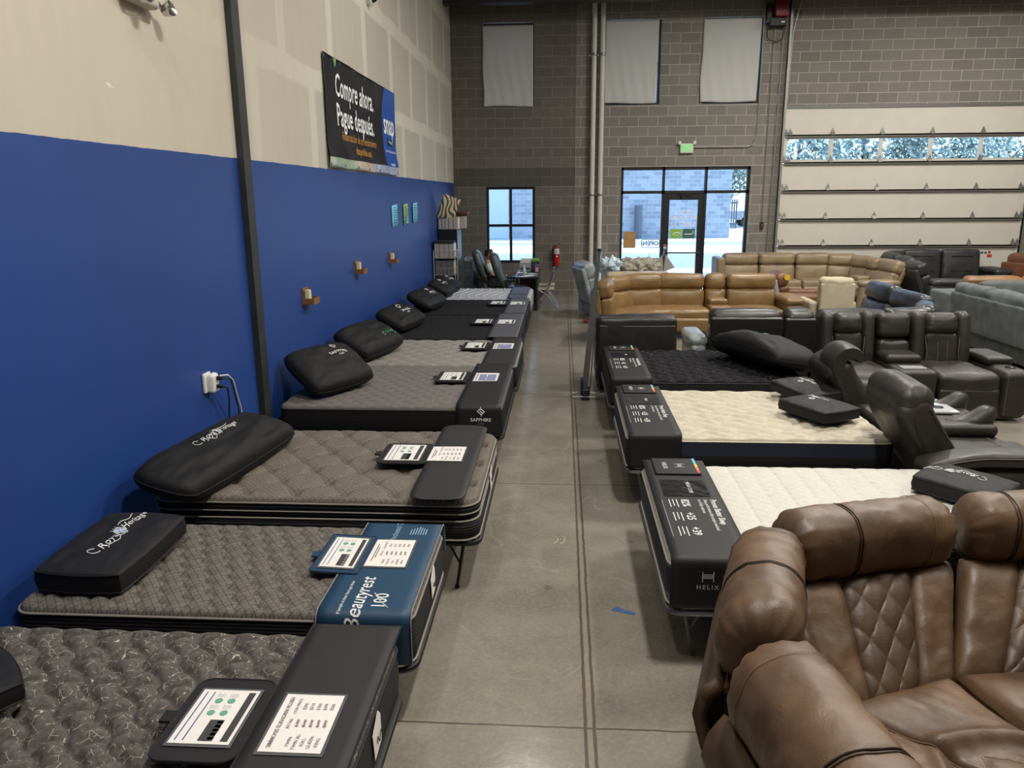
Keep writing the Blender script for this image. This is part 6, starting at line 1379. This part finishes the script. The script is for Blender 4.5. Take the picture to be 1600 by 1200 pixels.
for nm in 'nf': sj('hip'+nm, .105, 'pel'); a, b = V[ID['hip'+nm]], V[ID['kn'+nm]]; sj('leg'+nm, .09, 'hip'+nm, lerp(a, b, .85))
v_, f_ = skin_mesh(V2, E2, R2); mb = MB(); mb.add(v_, f_); part('shorts', mb, mat('shorts_dark', '#1c1f26', .8), body)
for s_ in (-1, 1): mb = MB(); mb.puff((px_+.57, py_+s_*.12, .05), (.14, .05, .05), .045, n=6); part('shoe', mb, mat('shoe_dark', '#22252a', .6), body)
# desk and things on it
t_ = root('office_desk', 'black desk under the corner window with papers and a bottle on it', 'desk', (-.8, 17.4, 0))
mb = MB(); mb.bx(-1.02, -.50, 16.62, 18.55, .70, .735); part('desk_top', mb, mat('desk_black_top', '#20252b', .22), t_, False)
mb = MB(); mb.bx(-.56, -.52, 16.66, 18.5, .0, .70); part('side_panel', mb, mat('desk_black', '#101216', .5), t_, False)
for x_, y_ in ((-.98, 16.66), (-.98, 18.5)): mb = MB(); mb.bx(x_-.02, x_+.02, y_-.02, y_+.02, 0, .70); part('leg', mb, mat('desk_black'), t_, False)
mb = MB(); mb.bx(-.95, -.6, 17.3, 17.8, .02, .62); part('drawer_unit', mb, mat('desk_brown', '#6b5440', .6), t_, False)
def item(name, label, cat, mbx, m, sm=False): return solo(name, mbx, m, label, cat, smooth=sm)
mb = MB(); mb.bx(-.98, -.72, 17.95, 18.35, .736, .93); o = item('printer', 'grey printer at the wall end of the desk with paper on top', 'printer', mb, mat('printer_grey', '#8c8f92', .5)); mb = MB(); mb.bx(-.96, -.74, 17.94, 17.95, .78, .82); part('paper_tray', mb, ink_d, o, False)
mb = MB(); 
for k in range(5): mb.bx(-.97+.004*k, -.73+.003*k, 17.98, 18.3, .931+k*.016, .943+k*.016)
item('paper_stack', 'stack of white paper on the grey printer', 'paper', mb, paper_m)
mb = MB(); mb.puff((-.62, 18.15, .98), (.09, .11, .035), .015, n=4); item('green_box', 'green tissue-sized box at the window end of the desk', 'box', mb, mat('box_green', '#5f9a3c', .5), True)
mb = MB(); mb.bx(-.71, -.53, 18.03, 18.27, .736, .944); item('desk_organiser', 'small dark box under the green box on the desk', 'box', mb, mat('organiser_dark', '#2e2a38', .5))
mb = MB(); mb.lathe([(0, 0), (.030, 0), (.032, .02), (.032, .13), (.013, .17), (.013, .2), (0, .2)], (-.84, 17.2, .736), 16); o = item('water_bottle', 'clear water bottle standing on the black desk', 'bottle', mb, mat('bottle_clear', '#a9c0cc', .1), True)
mb = MB(); mb.lathe([(.015, .185), (.015, .205), (0, .205)], (-.84, 17.2, .736), 12); part('cap', mb, white_pl, o)
mb = MB(); mb.puff((-.92, 16.95, .748), (.05, .13, .012), .008, n=3); item('desk_phone', 'black handset lying on the near half of the desk', 'phone', mb, mat('black_plastic'), True)
for k, (x_, y_, a) in enumerate(((-.86, 16.78, 12), (-.72, 16.9, -20), (-.68, 17.3, 35), (-.9, 17.5, 5))):
    mb = MB(); M_ = TR(x_, y_, .738+.0025*k, a); mb.box((0, 0, 0), (.105, .14, .001), M_); item('loose_paper', ['white paper at the near edge of the desk', 'white paper turned askew beside the desk handset', 'green-tinted leaflet near the water bottle', 'white paper behind the water bottle on the desk'][k], 'paper', mb, paper_m if k != 2 else mat('leaflet_green', '#a9c8a0', .7))
mb = MB(); mb.bx(-.62, -.52, 17.55, 17.9, .737, .90); o = item('photo_card', 'colourful card box standing on the desk edge', 'card', mb, mat('card_purple', '#5a3f66', .5)); mb = MB(); mb.bx(-.60, -.54, 17.545, 17.55, .76, .86); part('picture', mb, mat('card_pink', '#c88a9a', .5), o, False)
# folding chairs
def folding_chair(label, x, y, rz):
    t_ = root('folding_chair', label, 'folding chair', (x, y, 0), 'folding chairs at the desk'); M_ = TR(x, y, 0, rz); fm = mat('chair_beige_metal', '#8e8a80', .35, .6); T = lambda *p: tuple(M_ @ Vector(p))
    for s_ in (-.21, .21):
        mb = MB(); mb.tube([T(s_, .20, .86), T(s_, .10, .55), T(s_, -.02, .38), T(s_, -.28, .0)], .012, 8); part('leg', mb, fm, t_)
        mb = MB(); mb.tube([T(s_*.9, -.16, .455), T(s_*.9, .04, .33), T(s_*.9, .26, .0)], .012, 8); part('leg', mb, fm, t_)
    mb = MB(); mb.tube([T(-.2, -.24, .09), T(.2, -.24, .09)], .008, 6); mb.tube([T(-.18, .21, .09), T(.18, .21, .09)], .008, 6); part('stretcher', mb, fm, t_)
    mb = MB(); mb.puff((0, -.01, .455), (.20, .20, .018), .016, (0, 0, .006), n=6, M=M_); part('seat', mb, mat('chair_seat_beige', '#a39c8c', .5), t_)
    mb = MB(); mb.puff((0, .165, .76), (.20, .012, .085), .011, (0, .012, 0), n=6, M=M_ @ Matrix.Translation((0, 0, 0))); part('backrest', mb, mat('chair_back_grey', '#7f858a', .35, .5), t_)
folding_chair('metal folding chair at the desk end, nearer the mattresses', -.36, 16.95, -90)
folding_chair('metal folding chair behind the first, nearer the block wall', -.36, 17.75, -90)
# fire extinguisher
t_ = root('fire_extinguisher', 'red fire extinguisher hanging on the block wall right of the corner window', 'fire extinguisher', (-.14, YB-.09, .75))
mb = MB(); mb.lathe([(0, 0), (.066, 0), (.072, .012), (.072, .36), (.06, .42), (.03, .45), (.022, .47), (0, .47)], (-.14, YB-.09, .75), 24); part('cylinder', mb, mat('extinguisher_red', '#b01c22', .3), t_)
mb = MB(); mb.lathe([(.0735, .28), (.0735, .37), (.063, .415)], (-.14, YB-.09, .75), 24); part('paper_label', mb, mat('label_silver', '#b9b6b4', .4), t_)
mb = MB(); mb.lathe([(0, 0), (.022, 0), (.022, .002), (0, .002)], (0, 0, 0), 14, Matrix.Translation((-.13, YB-.162, .98)) @ Matrix.Rotation(rad(90), 4, 'X')); part('round_sticker', mb, white_pl, t_)
mb = MB(); mb.tube([(-.14, YB-.09, 1.22), (-.14, YB-.09, 1.26)], .018); mb.tube([(-.16, YB-.1, 1.25), (-.06, YB-.15, 1.30), (-.02, YB-.17, 1.31)], .009, 6); mb.tube([(-.16, YB-.1, 1.24), (-.07, YB-.15, 1.235)], .009, 6); part('handle', mb, chrome, t_)
mb = MB(); mb.tube([(-.15, YB-.1, 1.24), (-.22, YB-.1, 1.22), (-.245, YB-.1, 1.12), (-.24, YB-.1, 1.0), (-.225, YB-.1, .93)], [.009, .009, .009, .010, .014], 8); part('hose', mb, mat('black_plastic'), t_)
mb = MB(); mb.bx(-.17, -.11, YB-.02, YB, .95, 1.25); part('wall_bracket', mb, dark_steel, t_, False)

# things in the entrance window
mb = MB(); mb.bx(1.50, 1.80, ys-.03, ys-.012, 1.16, 1.56); solo('plywood_panel', mb, mat('plywood', '#b08a58', .6, 0, .12, 12), 'small plywood panel against the left pane of the entrance', 'panel', smooth=False)
t_ = root('open_sign', 'unlit OPEN window sign read from behind in the left entrance pane', 'sign', (2.17, ys-.04, 1.27)); fn = plane((2.17, ys-.03, 1.27), (-1, 0, 0), (0, 0, 1))
mb = MB(); mb.tube([fn(a*.22, b*.10) for a, b in ((-1, -.8), (-1, .8), (-.9, 1), (.9, 1), (1, .8), (1, -.8), (.9, -1), (-.9, -1))], .012, 6, closed=True); part('sign_frame', mb, mat('sign_tube_grey', '#5d666e', .4), t_)
mb = MB(); put_text(mb, 'OPEN', .17, fn, 0, 0, sx=.9, bold=.02); o = part('lettering', mb, mat('sign_tube_grey'), t_, False); o.modifiers.new('t', 'SOLIDIFY').thickness = .008
mb = MB(); mb.tube([fn(.02, -.09), fn(.03, -.3), fn(.06, -.6), fn(.05, -.95)], .004, 5); mb.tube([fn(-.15, .09), fn(-.15, .3)], .002, 4); mb.tube([fn(.15, .09), fn(.15, .3)], .002, 4); part('cord', mb, mat('sign_tube_grey'), t_)
# slanting metal stand at the aisle
t_ = root('metal_stand', 'tall slanting metal stand with a pronged foot in the aisle by the black recliner', 'stand', (.30, 9.25, 0)); sm_ = mat('stand_steel', '#77797d', .35, .7)
def bar(a, b, w_, d, m, nm):
    A, B_ = Vector(a), Vector(b); t = (B_-A).normalized(); X_ = t.cross(Vector((0, 1, 0))).normalized(); Y_ = t.cross(X_); mb = MB(); V = [tuple(p+X_*sx*w_+Y_*sy*d) for p in (A, B_) for sx, sy in ((-1, -1), (1, -1), (1, 1), (-1, 1))]
    mb.add(V, [(0, 1, 2, 3)[::-1], (4, 5, 6, 7), (0, 1, 5, 4), (1, 2, 6, 5), (2, 3, 7, 6), (3, 0, 4, 7)]); return part(nm, mb, m, t_, False)
bar((.285, 9.25, .08), (.395, 9.25, 1.32), .035, .02, sm_, 'lower_mast'); bar((.385, 9.24, 1.15), (.435, 9.24, 1.80), .022, .012, sm_, 'upper_mast'); bar((.36, 9.32, .10), (.425, 9.32, 1.36), .008, .008, sm_, 'brace_rod')
mb = MB(); mb.puff((.30, 9.22, .07), (.05, .09, .07), .02, n=4); mb.bx(.24, .27, 9.16, 9.36, .02, .24); part('foot', mb, mat('stand_dark', '#2b2d30', .5, .4), t_)
for y_, z_ in ((9.14, .045), (9.34, .045)): mb = MB(); mb.tube([(.14, y_, z_), (.48, y_, z_)], .011, 8); part('prong', mb, galv, t_)
mb = MB(); mb.lathe([(0, 0), (.025, 0), (.025, .03), (0, .03)], (.435, 9.235, 1.79), 12); part('top_cap', mb, mat('stand_dark'), t_)
mb = MB(); mb.puff((.47, 15.05, .045), (.045, .06, .035), .015, n=4); solo('red_box', mb, mat('box_dark_red', '#8a1f22', .6), 'small red box on the floor under the wrapped recliner', 'box')
mb = MB(); mb.add([(.31, 4.22, .002), (.45, 4.17, .002), (.46, 4.20, .002), (.39, 4.23, .002), (.35, 4.27, .002)], [(0, 1, 2, 3, 4)]); o = solo('blue_tape', mb, mat('tape_blue', '#3d5a8c', .6), 'scrap of blue tape stuck to the concrete aisle by the white mattress', 'tape', smooth=False); o.modifiers.new('t', 'SOLIDIFY').thickness = .002
mb = MB()
for q in (0, .05): mb.tube([(-.06+q+.045*sin(a), 5.19+.07*cos(a), .001) for a in np.linspace(.4, 2.9, 9)], .004, 4)
solo('chalk_mark', mb, mat('chalk', '#b5ad8f', .9), 'pale curved chalk mark on the floor in the middle of the aisle', 'mark')
